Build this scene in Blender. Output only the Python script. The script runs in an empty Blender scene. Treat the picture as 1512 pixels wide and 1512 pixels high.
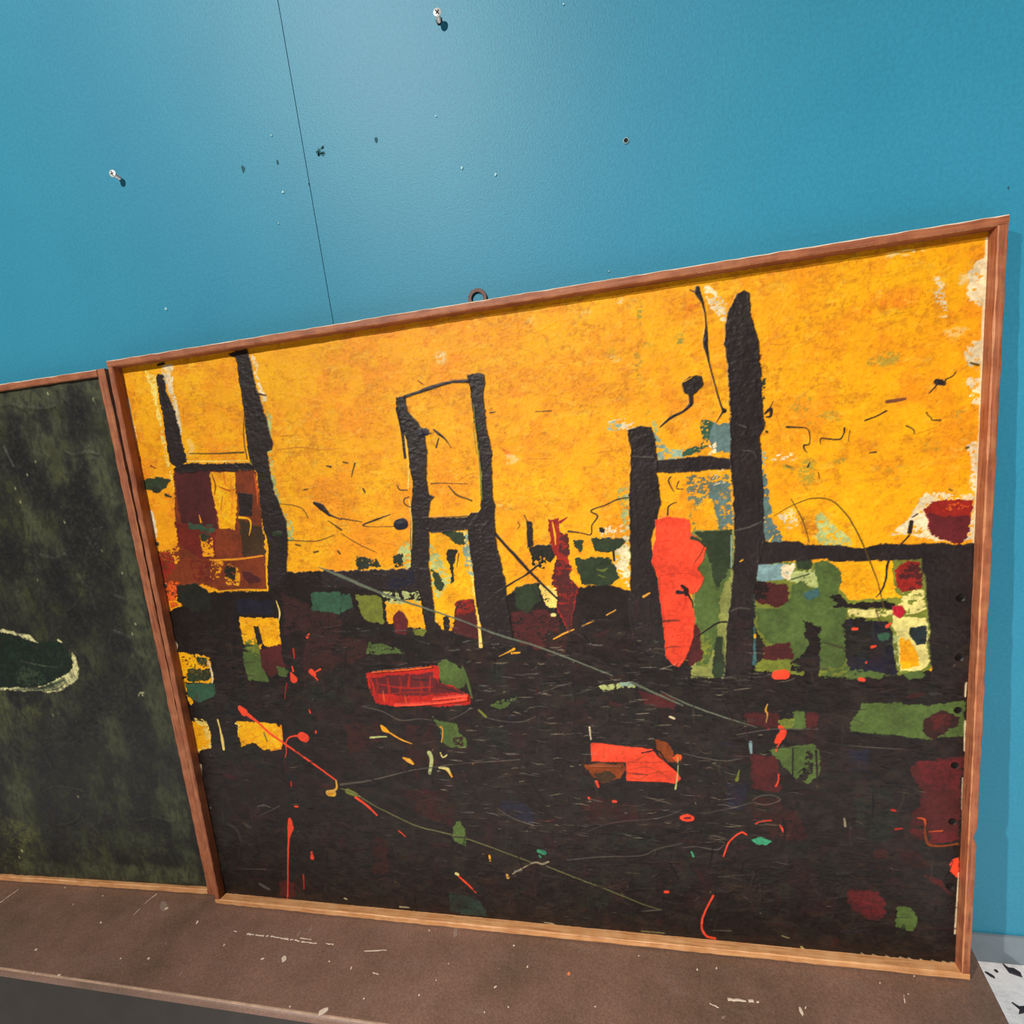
import bpy, bmesh, math, random
import numpy as np
from mathutils import Matrix, Vector

# ------------------------------------------------------------------ camera, world, lights
scene = bpy.context.scene
COL = scene.collection
vs = scene.view_settings
vs.view_transform = 'Standard'; vs.look = 'None'; vs.gamma = 1.0; vs.use_curve_mapping = False
vs.exposure = 0.0
# axes: X along the wall to the right, +Y into the wall (wall face at Y=0), Z up, Z=0 on the ledge top
CAM = [0.70534, -0.68121, 0.73328]
R = [[0.976591, 0.187646, -0.105158], [-0.058009, -0.241014, -0.968787], [-0.207133, 0.952209, -0.224487]]
cam = bpy.data.cameras.new('camera'); cam.sensor_width = 36.0; cam.lens = 18.0; cam.shift_y = 0.03215
cam.clip_start = 0.02; cam.clip_end = 50
camo = bpy.data.objects.new('camera', cam); COL.objects.link(camo)
m = Matrix.Identity(4)
for i in range(3):
    m[i][0] = R[0][i]; m[i][1] = -R[1][i]; m[i][2] = -R[2][i]; m[i][3] = CAM[i]
camo.matrix_world = m
scene.camera = camo

world = bpy.data.worlds.new('world'); scene.world = world; world.use_nodes = True
bg = world.node_tree.nodes['Background']; bg.inputs[0].default_value = (1.0, 0.93, 0.84, 1); bg.inputs[1].default_value = 0.085

def spot(name, loc, aim, energy, color, radius, cone=70, blend=0.6):
    l = bpy.data.lights.new(name, 'SPOT'); l.energy = energy; l.color = color
    l.shadow_soft_size = radius; l.spot_size = math.radians(cone); l.spot_blend = blend
    o = bpy.data.objects.new(name, l); COL.objects.link(o); o.location = loc
    o.rotation_euler = (Vector(aim) - Vector(loc)).to_track_quat('-Z', 'Y').to_euler()
    return o
spot('ceiling_spotlight', (-0.48, -3.05, 3.05), (0.45, 0.0, 0.75), 650, (1.0, 0.94, 0.85), 0.035)
spot('ceiling_spotlight', (-2.1, -3.0, 2.4), (2.0, 0.0, -0.4), 640, (1.0, 0.94, 0.87), 0.03, 32, 0.8)

# ------------------------------------------------------------------ material helpers
def srgb(c):
    r = []
    for v in c[:3]:
        v = v / 255.0
        r.append(v / 12.92 if v <= 0.04045 else ((v + 0.055) / 1.055) ** 2.4)
    return tuple(r) + (1.0,)
def new_mat(name):
    ma = bpy.data.materials.new(name); ma.use_nodes = True
    nt = ma.node_tree; b = nt.nodes['Principled BSDF']
    return ma, nt, b
def node(nt, kind, **kw):
    n = nt.nodes.new(kind)
    for k, v in kw.items():
        if k in n.inputs: n.inputs[k].default_value = v
        else: setattr(n, k, v)
    return n
def coords(nt, scale=(1, 1, 1)):
    tc = node(nt, 'ShaderNodeTexCoord'); mp = node(nt, 'ShaderNodeMapping'); mp.inputs['Scale'].default_value = scale
    nt.links.new(tc.outputs['Object'], mp.inputs['Vector']); return mp.outputs['Vector']
def noise(nt, vec, scale, detail=4, rough=0.6):
    n = node(nt, 'ShaderNodeTexNoise', Scale=scale, Detail=detail, Roughness=rough)
    nt.links.new(vec, n.inputs['Vector']); return n.outputs['Fac']
def ramp(nt, fac, stops):
    r = node(nt, 'ShaderNodeValToRGB'); e = r.color_ramp.elements
    while len(e) < len(stops): e.new(0.5)
    for el, (p, c) in zip(e, stops): el.position = p; el.color = c
    nt.links.new(fac, r.inputs['Fac']); return r.outputs['Color']
def mixc(nt, fac, a, b, mode='MIX'):
    mx = node(nt, 'ShaderNodeMix', data_type='RGBA', blend_type=mode)
    for idx, s in ((0, fac), (6, a), (7, b)):
        if isinstance(s, (int, float, tuple)): mx.inputs[idx].default_value = s
        else: nt.links.new(s, mx.inputs[idx])
    return mx.outputs[2]
def bump(nt, b, h, strength, dist):
    bp = node(nt, 'ShaderNodeBump', Strength=strength, Distance=dist)
    nt.links.new(h, bp.inputs['Height']); nt.links.new(bp.outputs['Normal'], b.inputs['Normal'])

def mat_wall(name, rgb, rgb2, rough):
    ma, nt, b = new_mat(name); v = coords(nt)
    c = ramp(nt, noise(nt, v, 5.0, 5), [(0.3, srgb(rgb2)), (0.7, srgb(rgb))])
    c = mixc(nt, ramp(nt, noise(nt, v, 260, 3), [(0.35, (0.88, 0.88, 0.88, 1)), (0.65, (1, 1, 1, 1))]), (0, 0, 0, 1), c, 'MIX')
    nt.links.new(c, b.inputs['Base Color']); b.inputs['Roughness'].default_value = rough
    b.inputs['Specular IOR Level'].default_value = 0.30
    bump(nt, b, noise(nt, v, 480, 3, 0.55), 0.22, 0.0012)
    return ma
def mat_plain(name, rgb, rough=0.6, metal=0.0, var=0.12, scale=120, bmp=0.15):
    ma, nt, b = new_mat(name); v = coords(nt)
    k = 1 - var
    dark = tuple(x * k for x in srgb(rgb)[:3]) + (1,)
    c = ramp(nt, noise(nt, v, scale, 4), [(0.3, dark), (0.7, srgb(rgb))])
    nt.links.new(c, b.inputs['Base Color']); b.inputs['Roughness'].default_value = rough; b.inputs['Metallic'].default_value = metal
    if bmp: bump(nt, b, noise(nt, v, scale * 3, 3), bmp, 0.001)
    return ma
def mat_wood(name, rgbs, axis, rough=0.6):
    ma, nt, b = new_mat(name)
    s = (5, 110, 110) if axis == 'u' else (110, 5, 110)
    v = coords(nt, s); w = coords(nt, (1, 1, 1))
    c = ramp(nt, noise(nt, v, 3.0, 6, 0.65), [(0.28, srgb(rgbs[0])), (0.5, srgb(rgbs[1])), (0.74, srgb(rgbs[2]))])
    c = mixc(nt, ramp(nt, noise(nt, w, 38, 4), [(0.42, (0, 0, 0, 1)), (0.75, (0.55, 0.55, 0.55, 1))]), c, srgb(rgbs[3]))
    nt.links.new(c, b.inputs['Base Color']); b.inputs['Roughness'].default_value = rough
    bump(nt, b, noise(nt, v, 5.0, 4), 0.25, 0.0012)
    return ma
def mat_paint(name, spec=0.25):
    ma, nt, b = new_mat(name)
    a = node(nt, 'ShaderNodeVertexColor'); a.layer_name = 'paint'
    v = coords(nt)
    f = ramp(nt, noise(nt, v, 420, 4, 0.7), [(0.25, (0.86, 0.86, 0.86, 1)), (0.7, (1.04, 1.04, 1.04, 1))])
    nt.links.new(mixc(nt, 1.0, a.outputs['Color'], f, 'MULTIPLY'), b.inputs['Base Color'])
    nt.links.new(a.outputs['Alpha'], b.inputs['Roughness']); b.inputs['Specular IOR Level'].default_value = spec
    bump(nt, b, noise(nt, v, 700, 4, 0.65), 0.35, 0.0009)
    return ma

M_WALL = mat_wall('teal_wall_paint', (51, 141, 173), (47, 135, 167), 0.47)
M_GAP = mat_plain('panel_joint', (20, 62, 74), 0.9)
M_BASE = mat_plain('grey_baseboard_paint', (118, 132, 142), 0.6, 0, 0.1, 60)
M_MARK = mat_plain('teal_filler', (30, 100, 116), 0.8, 0, 0.6, 700)
M_NUB = mat_plain('pale_paint_nub', (150, 205, 215), 0.5)
M_HOLE = mat_plain('dark_hole', (14, 16, 20), 0.9)
M_RIM = mat_plain('plug_rim', (130, 170, 178), 0.5)
M_ZINC = mat_plain('zinc_plated_steel', (232, 232, 230), 0.3, 0.35, 0.1, 300, 0)
M_SLOT = mat_plain('screw_recess', (48, 44, 48), 0.8, 0.0)
M_RUST = mat_plain('rusted_iron', (118, 88, 82), 0.7, 0.0, 0.4, 260)
M_WH = mat_wood('frame_wood_lengthwise', [(96, 50, 32), (138, 76, 48), (166, 98, 64), (188, 122, 80)], 'u')
M_WV = mat_wood('frame_wood_upright', [(96, 50, 32), (138, 76, 48), (166, 98, 64), (188, 122, 80)], 'v')
M_WLIT = mat_wood('lit_tan_frame_wood', [(150, 98, 60), (194, 136, 86), (214, 160, 108), (224, 180, 132)], 'u')  # paler tan bottom-rail wood; light from above is put into the colour
M_WORN = mat_wood('worn_frame_edge', [(112, 60, 36), (160, 96, 60), (198, 132, 86), (216, 158, 108)], 'v')
M_BACK = mat_plain('hardboard', (92, 66, 44), 0.8)
M_PAINT = mat_paint('oil_paint')
M_PAINT2 = mat_paint('dark_oil_paint')
M_LIT = mat_plain('lit_top_arris', (236, 214, 190), 0.7, 0, 0.35, 90)  # near-white strip paints the lamp-lit top edge of the top rails
M_FRONT = mat_plain('dark_front', (46, 42, 40), 0.7, 0, 0.25, 40)  # one dark tone over the whole ledge front
M_NOSE = mat_plain('worn_edge_highlight', (178, 146, 124), 0.5, 0, 0.4, 60)  # worn nosing strip, with the edge highlight painted into its pale colour
M_FLECK = [mat_plain('white_paint_fleck', (214, 196, 178), 0.6), mat_plain('rubbed_paint_smear', (138, 116, 104), 0.7), mat_plain('orange_paint_fleck', (226, 130, 84), 0.6)]
M_CHIP = mat_plain('dark_chip', (52, 48, 58), 0.7, 0, 0.3)

def mat_ledge():
    ma, nt, b = new_mat('brown_ledge_paint'); v = coords(nt); vs_ = coords(nt, (1.0, 3.0, 1.0)); vx = coords(nt, (6, 40, 1))
    c = ramp(nt, noise(nt, v, 7.0, 6, 0.6), [(0.3, srgb((98, 78, 62))), (0.5, srgb((124, 94, 79))), (0.72, srgb((142, 108, 94)))])
    c = mixc(nt, ramp(nt, noise(nt, vs_, 14, 6, 0.7), [(0.5, (0, 0, 0, 1)), (0.8, (0.45, 0.45, 0.45, 1))]), c, srgb((132, 112, 102)))
    c = mixc(nt, ramp(nt, noise(nt, v, 330, 4, 0.85), [(0.36, (0.62, 0.62, 0.62, 1)), (0.64, (1.0, 1.0, 1.0, 1))]), (0, 0, 0, 1), c)
    c = mixc(nt, ramp(nt, noise(nt, vx, 9, 5, 0.75), [(0.66, (0, 0, 0, 1)), (0.8, (0.25, 0.25, 0.25, 1))]), c, srgb((170, 150, 136)))
    nt.links.new(c, b.inputs['Base Color']); b.inputs['Roughness'].default_value = 0.5
    bump(nt, b, noise(nt, v, 420, 4, 0.7), 0.3, 0.0012)
    return ma
M_LEDGE = mat_ledge()
def mat_floor():
    ma, nt, b = new_mat('white_floor_paint'); v = coords(nt)
    c = ramp(nt, noise(nt, v, 55, 6, 0.7), [(0.3, srgb((222, 218, 224))), (0.5, srgb((250, 246, 248)))])
    nt.links.new(c, b.inputs['Base Color']); b.inputs['Roughness'].default_value = 0.6
    bump(nt, b, noise(nt, v, 90, 5), 0.4, 0.004)
    return ma
M_FLOOR = mat_floor()

# ------------------------------------------------------------------ mesh helpers
def link(name, me, mats, parent=None):
    o = bpy.data.objects.new(name, me); COL.objects.link(o)
    for q in (mats if isinstance(mats, (list, tuple)) else [mats]): me.materials.append(q)
    if parent is not None: o.parent = parent
    return o
def mesh(name, verts, faces, mats, parent=None, idx=None, smooth=False):
    me = bpy.data.meshes.new(name); me.from_pydata([tuple(v) for v in verts], [], faces)
    o = link(name, me, mats, parent)
    if idx: me.polygons.foreach_set('material_index', idx)
    bm = bmesh.new(); bm.from_mesh(me); bmesh.ops.recalc_face_normals(bm, faces=bm.faces); bm.to_mesh(me); bm.free()
    if smooth:
        me.polygons.foreach_set('use_smooth', [True] * len(me.polygons)); me.set_sharp_from_angle(angle=math.radians(40))
    return o
def box(name, lo, hi, mats, parent=None, bev=0.0):
    bm = bmesh.new(); bmesh.ops.create_cube(bm, size=1)
    for v in bm.verts: v.co = Vector([lo[i] + (v.co[i] + 0.5) * (hi[i] - lo[i]) for i in range(3)])
    if bev: bmesh.ops.bevel(bm, geom=bm.edges[:], offset=bev, segments=2, affect='EDGES')
    me = bpy.data.meshes.new(name); bm.to_mesh(me); bm.free()
    return link(name, me, mats, parent)
def lathe(name, prof, mats, parent=None, seg=28, closed=False):
    vs_, fs = [], []
    for r, z in prof:
        for k in range(seg):
            a = 2 * math.pi * k / seg; vs_.append((r * math.cos(a), r * math.sin(a), z))
    n = len(prof)
    for i in range(n if closed else n - 1):
        j = (i + 1) % n
        for k in range(seg):
            k2 = (k + 1) % seg; fs.append((i * seg + k, i * seg + k2, j * seg + k2, j * seg + k))
    if not closed:
        fs.append(tuple(range(seg))); fs.append(tuple(range((n - 1) * seg, n * seg)))
    return mesh(name, vs_, fs, mats, parent, smooth=True)
def empty(name, loc=(0, 0, 0), rot=None):
    o = bpy.data.objects.new(name, None); COL.objects.link(o); o.empty_display_size = 0.05
    o.location = loc
    if rot is not None: o.rotation_euler = rot
    return o
def tag(o, label, cat, group=None):
    o['label'] = label; o['category'] = cat
    if group: o['group'] = group
    return o
def structure(o, label=None):
    o['kind'] = 'structure'
    if label: o['label'] = label
    return o

# ------------------------------------------------------------------ room
ZF = -0.0767
SEAM = 0.3461
wall = structure(box('wall_back', (-2.2, 0.012, ZF - 0.05), (3.2, 0.06, 2.7), M_GAP), 'teal painted wall behind the two paintings')
box('wall_panel', (-2.2, 0.0, ZF), (SEAM - 0.00045, 0.0118, 2.7), M_WALL, wall)
box('wall_panel', (SEAM + 0.00045, 0.0, ZF), (3.2, 0.0118, 2.7), M_WALL, wall)
structure(box('floor', (-2.2, -3.6, ZF - 0.05), (3.2, 0.0, ZF), M_FLOOR), 'white speckled floor beside the brown ledge')
structure(box('baseboard_back', (1.138, -0.004, ZF), (3.2, 0.0, -0.0285), M_BASE, None, 0.0008), 'grey painted strip along the foot of the teal wall')

rng = random.Random(4)
def flat_chip(name, pts, th, mats, parent, up):          # small irregular flake: outline + thickness along 'up'
    n = len(pts); up = Vector(up)
    top = [Vector(p) + up * th for p in pts]
    ctr = sum((Vector(p) for p in pts), Vector()) / n
    top = [ctr + up * th + (t - ctr - up * th) * 0.9 for t in top]
    vs_ = [Vector(p) for p in pts] + top
    fs = [tuple(range(n - 1, -1, -1)), tuple(range(n, 2 * n))] + [(i, (i + 1) % n, n + (i + 1) % n, n + i) for i in range(n)]
    return mesh(name, vs_, fs, mats, parent)
for x, z, a, b, k in [(0.3683, 1.0908, 0.00643, 0.00643, 0.0), (0.4438, 1.088, 0.00264, 0.00528, 0.0), (0.3077, 1.0895, 0.00285, 0.00381, 0.0), (0.2577, 1.092, 0.00293, 0.00489, 0.0), (1.1134, 0.9162, 0.00121, 0.00182, 0.0), (0.3452, 1.0583, 0.00113, 0.00282, 0.0), (0.0951, 0.9465, 0.00245, 0.00245, 1.0), (0.5219, 1.0973, 0.00109, 0.00109, 1.0), (0.546, 1.0392, 0.00135, 0.0021, 1.0), (0.5861, 1.0247, 0.00165, 0.00206, 1.0), (0.3077, 1.0558, 0.00192, 0.00192, 1.0), (0.3061, 1.1198, 0.00113, 0.00113, 1.0), (0.2938, 1.022, 0.00117, 0.00117, 1.0), (0.6788, 1.1708, 0.00111, 0.00111, 1.0), (0.7106, 0.8998, 0.00096, 0.00096, 1.0)]:
    bits = [(x, z, a, b)] if a < 0.003 else [(x + rng.uniform(-.7, .7) * a, z + rng.uniform(-.7, .7) * b, a * rng.uniform(.25, .5), b * rng.uniform(.25, .5)) for _ in range(9)]
    for x, z, a, b in bits:
        n = 7; pts = []
        for i in range(n):
            t = 2 * math.pi * i / n; q = rng.uniform(0.55, 1.15)
            pts.append((x + a * q * math.cos(t), -0.00002, z + b * q * math.sin(t)))
        flat_chip('filler_mark' if k < 0.5 else 'paint_nub', pts, 0.0003 if k < 0.5 else 0.0012, M_MARK if k < 0.5 else M_NUB, wall, (0, -1, 0))
# empty wall plug
px, pz = (0.7376, 1.0305)
pg = tag(empty('wall_plug', (px, 0, pz), (math.radians(90), 0, 0)), 'empty round wall plug hole in the teal wall above the bright painting', 'wall plug')
lathe('plug_collar', [(0.0022, 0.0), (0.0022, 0.0011), (0.0026, 0.0014), (0.0032, 0.0011), (0.0035, 0.0)], M_RIM, pg, 24, True)
lathe('plug_hole', [(0.0001, 0.0002), (0.0022, 0.0002), (0.0022, 0.0), (0.0001, 0.0)], M_HOLE, pg, 20)
# screws
def screw(base, tip, label, roll, hole):
    base = Vector(base); ax = Vector(tip) - base; L = ax.length
    s = tag(empty('wall_screw', base, ax.to_track_quat('Z', 'X').to_euler()), label, 'screw', 'bare screws in the teal wall')
    prof = [(0.0021, -0.004)]
    zz = 0.0
    while zz < L - 0.004:
        prof += [(0.0021, zz), (0.0027, zz + 0.0006)]; zz += 0.0012
    prof += [(0.0023, L - 0.0034), (0.0023, L - 0.0026)]
    if hole:
        n = 12; vs_ = []
        q_ = s.rotation_euler.to_matrix().inverted()
        for yy, kk in ((0.0, 1.0), (-0.0003, 0.9)):
            for i in range(n):
                r_ = 0.0036 * rng.uniform(.85, 1.3) * kk; vs_.append(q_ @ Vector((r_ * math.cos(i * 2 * math.pi / n), yy, r_ * math.sin(i * 2 * math.pi / n))))
        mesh('torn_hole', vs_, [tuple(range(n)), tuple(range(n, 2 * n))] + [(i, (i + 1) % n, n + (i + 1) % n, n + i) for i in range(n)], M_HOLE, s)
    lathe('shaft', prof, M_ZINC, s, 20)
    h = lathe('head', [(0.0021, L - 0.0028), (0.0044, L - 0.0006), (0.0045, L), (0.0040, L + 0.0003), (0.0001, L + 0.0004)], M_ZINC, s, 32)
    vs_, fs = [], []
    for k in range(2):
        for i, (a, b) in enumerate(((-1, -1), (1, -1), (1, 1), (-1, 1))):
            p = Vector((a * 0.0028, b * 0.00062)); c_, s_ = math.cos(roll + k * math.pi / 2), math.sin(roll + k * math.pi / 2)
            vs_.append((p.x * c_ - p.y * s_, p.x * s_ + p.y * c_, L + 0.00055))
        fs.append(tuple(range(k * 4, k * 4 + 4)))
    vs_ += [(x_, y_, L + 0.0002) for x_, y_, _ in vs_]
    for k in range(2):
        for i in range(4):
            a, b = k * 4 + i, k * 4 + (i + 1) % 4; fs.append((a, b, b + 8, a + 8))
    mesh('cross_recess', vs_, fs, M_SLOT, h)
(sa, sb) = [[[0.07056, 0.0, 1.11531], [0.07215, -0.0115, 1.11613]], [[0.5386, 0.0, 1.18768], [0.5404, -0.0115, 1.18841]]]
screw(sa[0], sa[1], 'bright cross-head screw in the wall left of the panel joint', 0.3, False)
screw(sb[0], sb[1], 'bright cross-head screw at the very top, right of the panel joint', 0.75, True)

# ------------------------------------------------------------------ the ledge
ledge = tag(empty('ledge', (0, 0, ZF)), 'long brown painted ledge carrying both paintings, scuffed and flecked with white', 'ledge')
def xend(y): return 1.1355 + 0.155 * y
def extrude(name, prof, mats, parent, xl=-1.4):
    n = len(prof); vs_ = [(xl, y, z - ZF) for y, z in prof] + [(xend(y), y, z - ZF) for y, z in prof]
    fs = [tuple(range(n)), tuple(range(n, 2 * n))] + [(i, (i + 1) % n, n + (i + 1) % n, n + i) for i in range(n)]
    return mesh(name, vs_, fs, mats, parent, smooth=True)
nose = [(-0.2275 - 0.0075 * math.sin(t), -0.0075 + 0.0075 * math.cos(t)) for t in [i * math.pi / 2 / 8 for i in range(9)]]
top = extrude('top_board', [(0, -0.012), (0, 0.0)] + nose + [(-0.2350, -0.010), (-0.232, -0.012)], [M_LEDGE, M_NOSE], ledge)
for p_ in top.data.polygons:
    if -0.2312 < p_.center.y < -0.2292 and p_.center.z - (-ZF) > -0.0035 and len(p_.vertices) == 4: p_.material_index = 1
extrude('front_panel', [(-0.001, ZF), (-0.001, -0.0122), (-0.231, -0.0122), (-0.262, ZF)], M_FRONT, ledge)
for x, y, ax, ay, bx_, by, k in [(-0.2315, -0.1004, 0.00017, 0.00132, 0.00162, -0.00071, 0), (-0.32587, -0.09258, 4e-05, 0.00137, 0.00178, -0.00074, 0), (-0.27104, -0.12099, 0.00011, 0.00128, 0.00132, -0.00054, 0), (-0.18176, -0.1457, 0.00039, 0.00211, 0.00266, -0.00111, 0), (-0.0081, -0.12748, -0.00043, 0.00351, 0.00231, -0.00078, 0), (-0.08608, -0.19528, 0.00079, 0.00095, 0.00146, -0.00074, 0), (-0.03959, -0.19025, 0.00073, 0.00207, 0.00243, -0.00105, 0), (-0.24808, -0.19883, 0.00029, 0.00238, 0.00325, -0.00119, 0), (-0.16321, -0.22834, 0.00227, 0.00138, 0.00263, -0.0014, 0), (-0.20839, -0.23106, -0.00047, 0.00199, 0.00219, -0.00061, 0), (0.14619, -0.17015, 0.00309, 0.00171, 0.00135, -0.00111, 0), (0.17928, -0.16657, 0.00108, 0.00448, 0.00449, -0.00186, 0), (0.06816, -0.15777, -8e-05, 0.00233, 0.00162, -0.00054, 0), (-0.03197, -0.1658, 0.00029, 0.00183, 0.00151, -0.00061, 1), (0.27901, -0.22561, 0.00478, 0.00498, 0.00456, -0.0028, 0), (0.22969, -0.22588, 4e-05, 0.00122, 0.00146, -0.00039, 0), (0.25248, -0.16291, 0.00155, 0.00017, 0.00072, -0.00123, 0), (-0.09652, -0.1055, -0.01201, 0.00989, 0.00769, 0.00237, 1), (-0.08529, -0.11075, 0.00226, 0.00295, 0.00241, -0.0014, 0), (0.19359, -0.11931, 0.00069, 0.0062, 0.00301, -0.00118, 1), (0.17898, -0.12745, -0.00016, 0.00542, 0.00174, -0.00055, 1), (0.03227, -0.20431, -0.00123, 0.00548, 0.00157, -0.00039, 1), (-0.04108, -0.17574, 0.00191, 0.0002, 0.00098, -0.00096, 1), (0.54433, -0.1383, 6e-05, 0.00274, 0.00143, -8e-05, 0), (0.50519, -0.16943, 0.00211, 0.00154, 0.00114, -0.00124, 0), (0.60231, -0.14156, 0.00219, 0.00216, 0.00161, -0.00152, 2), (0.52747, -0.19155, 0.00133, 0.00016, 0.00021, -0.00104, 0), (0.40355, -0.19134, 0.00103, 0.00121, 0.0014, -0.00092, 0), (0.42754, -0.1001, -0.00182, 0.00841, 0.00391, 6e-05, 1), (0.51988, -0.11116, 0.00165, 0.00017, 0.00025, -0.00131, 0), (0.431, -0.14666, 0.00114, 0.00013, 0.00029, -0.00091, 0), (0.38564, -0.10153, 0.00159, 0.00016, 0.0005, -0.00139, 0), (0.29019, -0.16748, 0.00031, 0.00279, 0.00149, -0.00047, 0), (0.32848, -0.20454, 0.0006, 0.00137, 0.00132, -0.00057, 0), (0.697, -0.10681, 0.00138, 0.00015, -5e-05, -0.0011, 0), (0.63922, -0.17792, 0.00143, 0.00017, 3e-05, -0.00092, 0), (0.49782, -0.20114, -0.00035, 0.00141, 0.00118, 0.00014, 0), (0.42046, -0.17022, 0.00143, 0.00016, 0.0003, -0.00086, 0), (0.50518, -0.14476, 0.00222, 0.00024, 0.0002, -0.0009, 1), (0.88858, -0.15427, -0.00094, 0.00583, 0.00247, 0.00124, 0), (0.79809, -0.1125, 0.00036, 0.00196, 0.00131, 0.00014, 0), (0.77297, -0.11674, 0.00029, 0.00195, 0.00132, 0.00015, 0), (0.99475, -0.10894, 0.0012, 0.00014, -0.00044, -0.001, 0), (0.89529, -0.1492, 0.00145, 0.00171, 0.00074, -0.00042, 0), (0.79523, -0.17155, 0.00335, 0.00202, 0.00073, -0.00163, 1), (1.03948, -0.09571, 0.00134, 0.00015, -0.0005, -0.00102, 0), (1.02129, -0.11919, 0.00104, 0.00012, -0.0004, -0.00082, 0)]:
    n = 9 if max(abs(ax), abs(ay)) > 0.003 else 6
    pts = []
    for i in range(n):
        t = 2 * math.pi * i / n; q = rng.uniform(0.6, 1.1)
        pts.append((x + (ax * math.cos(t) + bx_ * math.sin(t)) * q, y + (ay * math.cos(t) + by * math.sin(t)) * q, -ZF))
    flat_chip('paint_smear' if k == 1 else 'paint_fleck', pts, 0.00012 if k == 1 else 0.0004, M_FLECK[k], ledge, (0, 0, 1))
for pl, wd in [(((0.0931, -0.137), (0.1117, -0.1373), (0.1355, -0.1367), (0.1604, -0.1381), (0.176, -0.1379)), 0.0021), (((0.1783, -0.1384), (0.1969, -0.14), (0.2168, -0.1397)), 0.0021), (((0.2322, -0.138), (0.2475, -0.1382)), 0.0018), (((0.1816, -0.1344), (0.2053, -0.1348)), 0.0015), (((0.0668, -0.1352), (0.0731, -0.1354)), 0.0015), (((-0.1295, -0.0868), (-0.1345, -0.1027), (-0.1356, -0.1281)), 0.0012), (((-0.4179, -0.102), (-0.4208, -0.1186), (-0.4219, -0.1324)), 0.0015), (((0.2975, -0.1431), (0.3312, -0.1375)), 0.0012), (((0.3253, -0.1705), (0.3347, -0.1719)), 0.0015), (((0.8046, -0.1507), (0.8264, -0.149), (0.8449, -0.1489)), 0.0024), (((0.7818, -0.1573), (0.7919, -0.1613)), 0.0015), (((1.0154, -0.1212), (1.0122, -0.1305)), 0.0009)]:
    vs_, fs = [], []
    pl = [Vector((a, b, -ZF)) for a, b in pl]
    fine = []
    for a, b in zip(pl, pl[1:]):
        for i in range(6): fine.append(a.lerp(b, i / 6))
    fine.append(pl[-1])
    for i, p in enumerate(fine):
        t = (fine[min(i + 1, len(fine) - 1)] - fine[max(i - 1, 0)]).normalized(); s_ = Vector((-t.y, t.x, 0))
        k = wd * rng.uniform(0.25, 0.8); off = s_ * rng.uniform(-0.3, 0.3) * wd
        vs_ += [p + s_ * k + off, p + off + Vector((0, 0, 0.0003)), p - s_ * k + off]
        if i and rng.random() > 0.12: fs += [(3 * i - 3, 3 * i - 2, 3 * i + 1, 3 * i), (3 * i - 2, 3 * i - 1, 3 * i + 2, 3 * i + 1)]
    mesh('scratch', vs_, fs, M_FLECK[0], ledge)
# chips lying on the floor
def chip(x, y, s, shape, label):
    pts = [(a * s, b * s, 0) for a, b in shape]
    o = flat_chip('paint_chip', pts, 0.0022, M_CHIP, None, (0, 0, 1)); o.location = (x, y, ZF)
    tag(o, label, 'debris', 'dark chips on the white floor')
ch = [(1.2046, -0.0124), (1.1725, -0.0223), (1.1837, -0.0162), (1.183, -0.0646)]
chip(*ch[0], 0.008, [(-0.8, 1.0), (-0.4, 0.35), (0.5, 0.3), (1.1, -0.4), (0.9, -1.1), (0.3, -0.9), (-0.7, -0.5)], 'largest dark chip on the white floor by the grey baseboard')
chip(*ch[1], 0.005, [(-0.9, 0.7), (-0.3, 0.6), (0.8, -0.5), (0.7, -0.9), (-0.2, -0.4)], 'thin dark sliver on the white floor next to the ledge edge')
chip(*ch[2], 0.0022, [(-0.9, 0.6), (0.4, 0.8), (0.9, -0.4), (-0.3, -0.8)], 'tiny dark crumb between two larger chips on the white floor')
chip(*ch[3], 0.007, [(-1.0, 1.1), (-0.2, 0.4), (0.9, 0.6), (0.5, -0.2), (0.9, -1.0), (-0.1, -0.6), (-1.1, -0.9), (-0.4, -0.1)], 'jagged star-shaped dark chip at the lower right picture edge')

# ------------------------------------------------------------------ painted surfaces
PAL = dict(Kx=(14,12,12), Kb=(56,44,37), Y=(252,173,2), Yb=(255,183,4), Yp=(246,214,110), O=(244,146,22), Ob=(205,130,22), OR=(226,92,28), K=(40,33,34), Kd=(34,27,26), Kg=(36,38,31), N=(35,33,48), M=(78,31,31), Md=(56,29,27), Mr=(98,31,35), R=(148,34,26), Rb=(112,34,24), RB=(186,34,24), CO=(246,72,42), Cr=(176,24,44), BR=(122,52,24), BRd=(120,70,44), BO=(66,46,26), BOr=(132,60,20), DO=(86,66,22), OG=(116,124,44), G=(80,100,48), DG=(44,58,36), DGd=(38,48,34), TG=(50,86,64), TGd=(42,58,50), PG=(176,186,116), GG=(136,140,72), PY=(226,212,128), C=(232,212,170), BG=(142,168,146), B=(92,118,116), Bd=(108,116,92), Bl=(126,158,160), TB=(60,96,96), DB=(36,50,54), GR=(120,114,104), GRd=(86,78,70), GRb=(150,138,112), GRg=(98,106,88), GO=(104,104,64), OC=(206,160,72), YO=(236,160,44), YD=(200,150,40), EM=(58,146,106),
           LG=(80,86,62), LO=(92,94,46), LK=(34,34,36), LD=(20,38,28), LE=(104,112,84), LC=(226,222,160))
RGH = dict(K=0.45, Kd=0.40, Kg=0.42, Kx=0.4, Kb=0.4, N=0.4, LK=0.42, CO=0.5)

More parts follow.
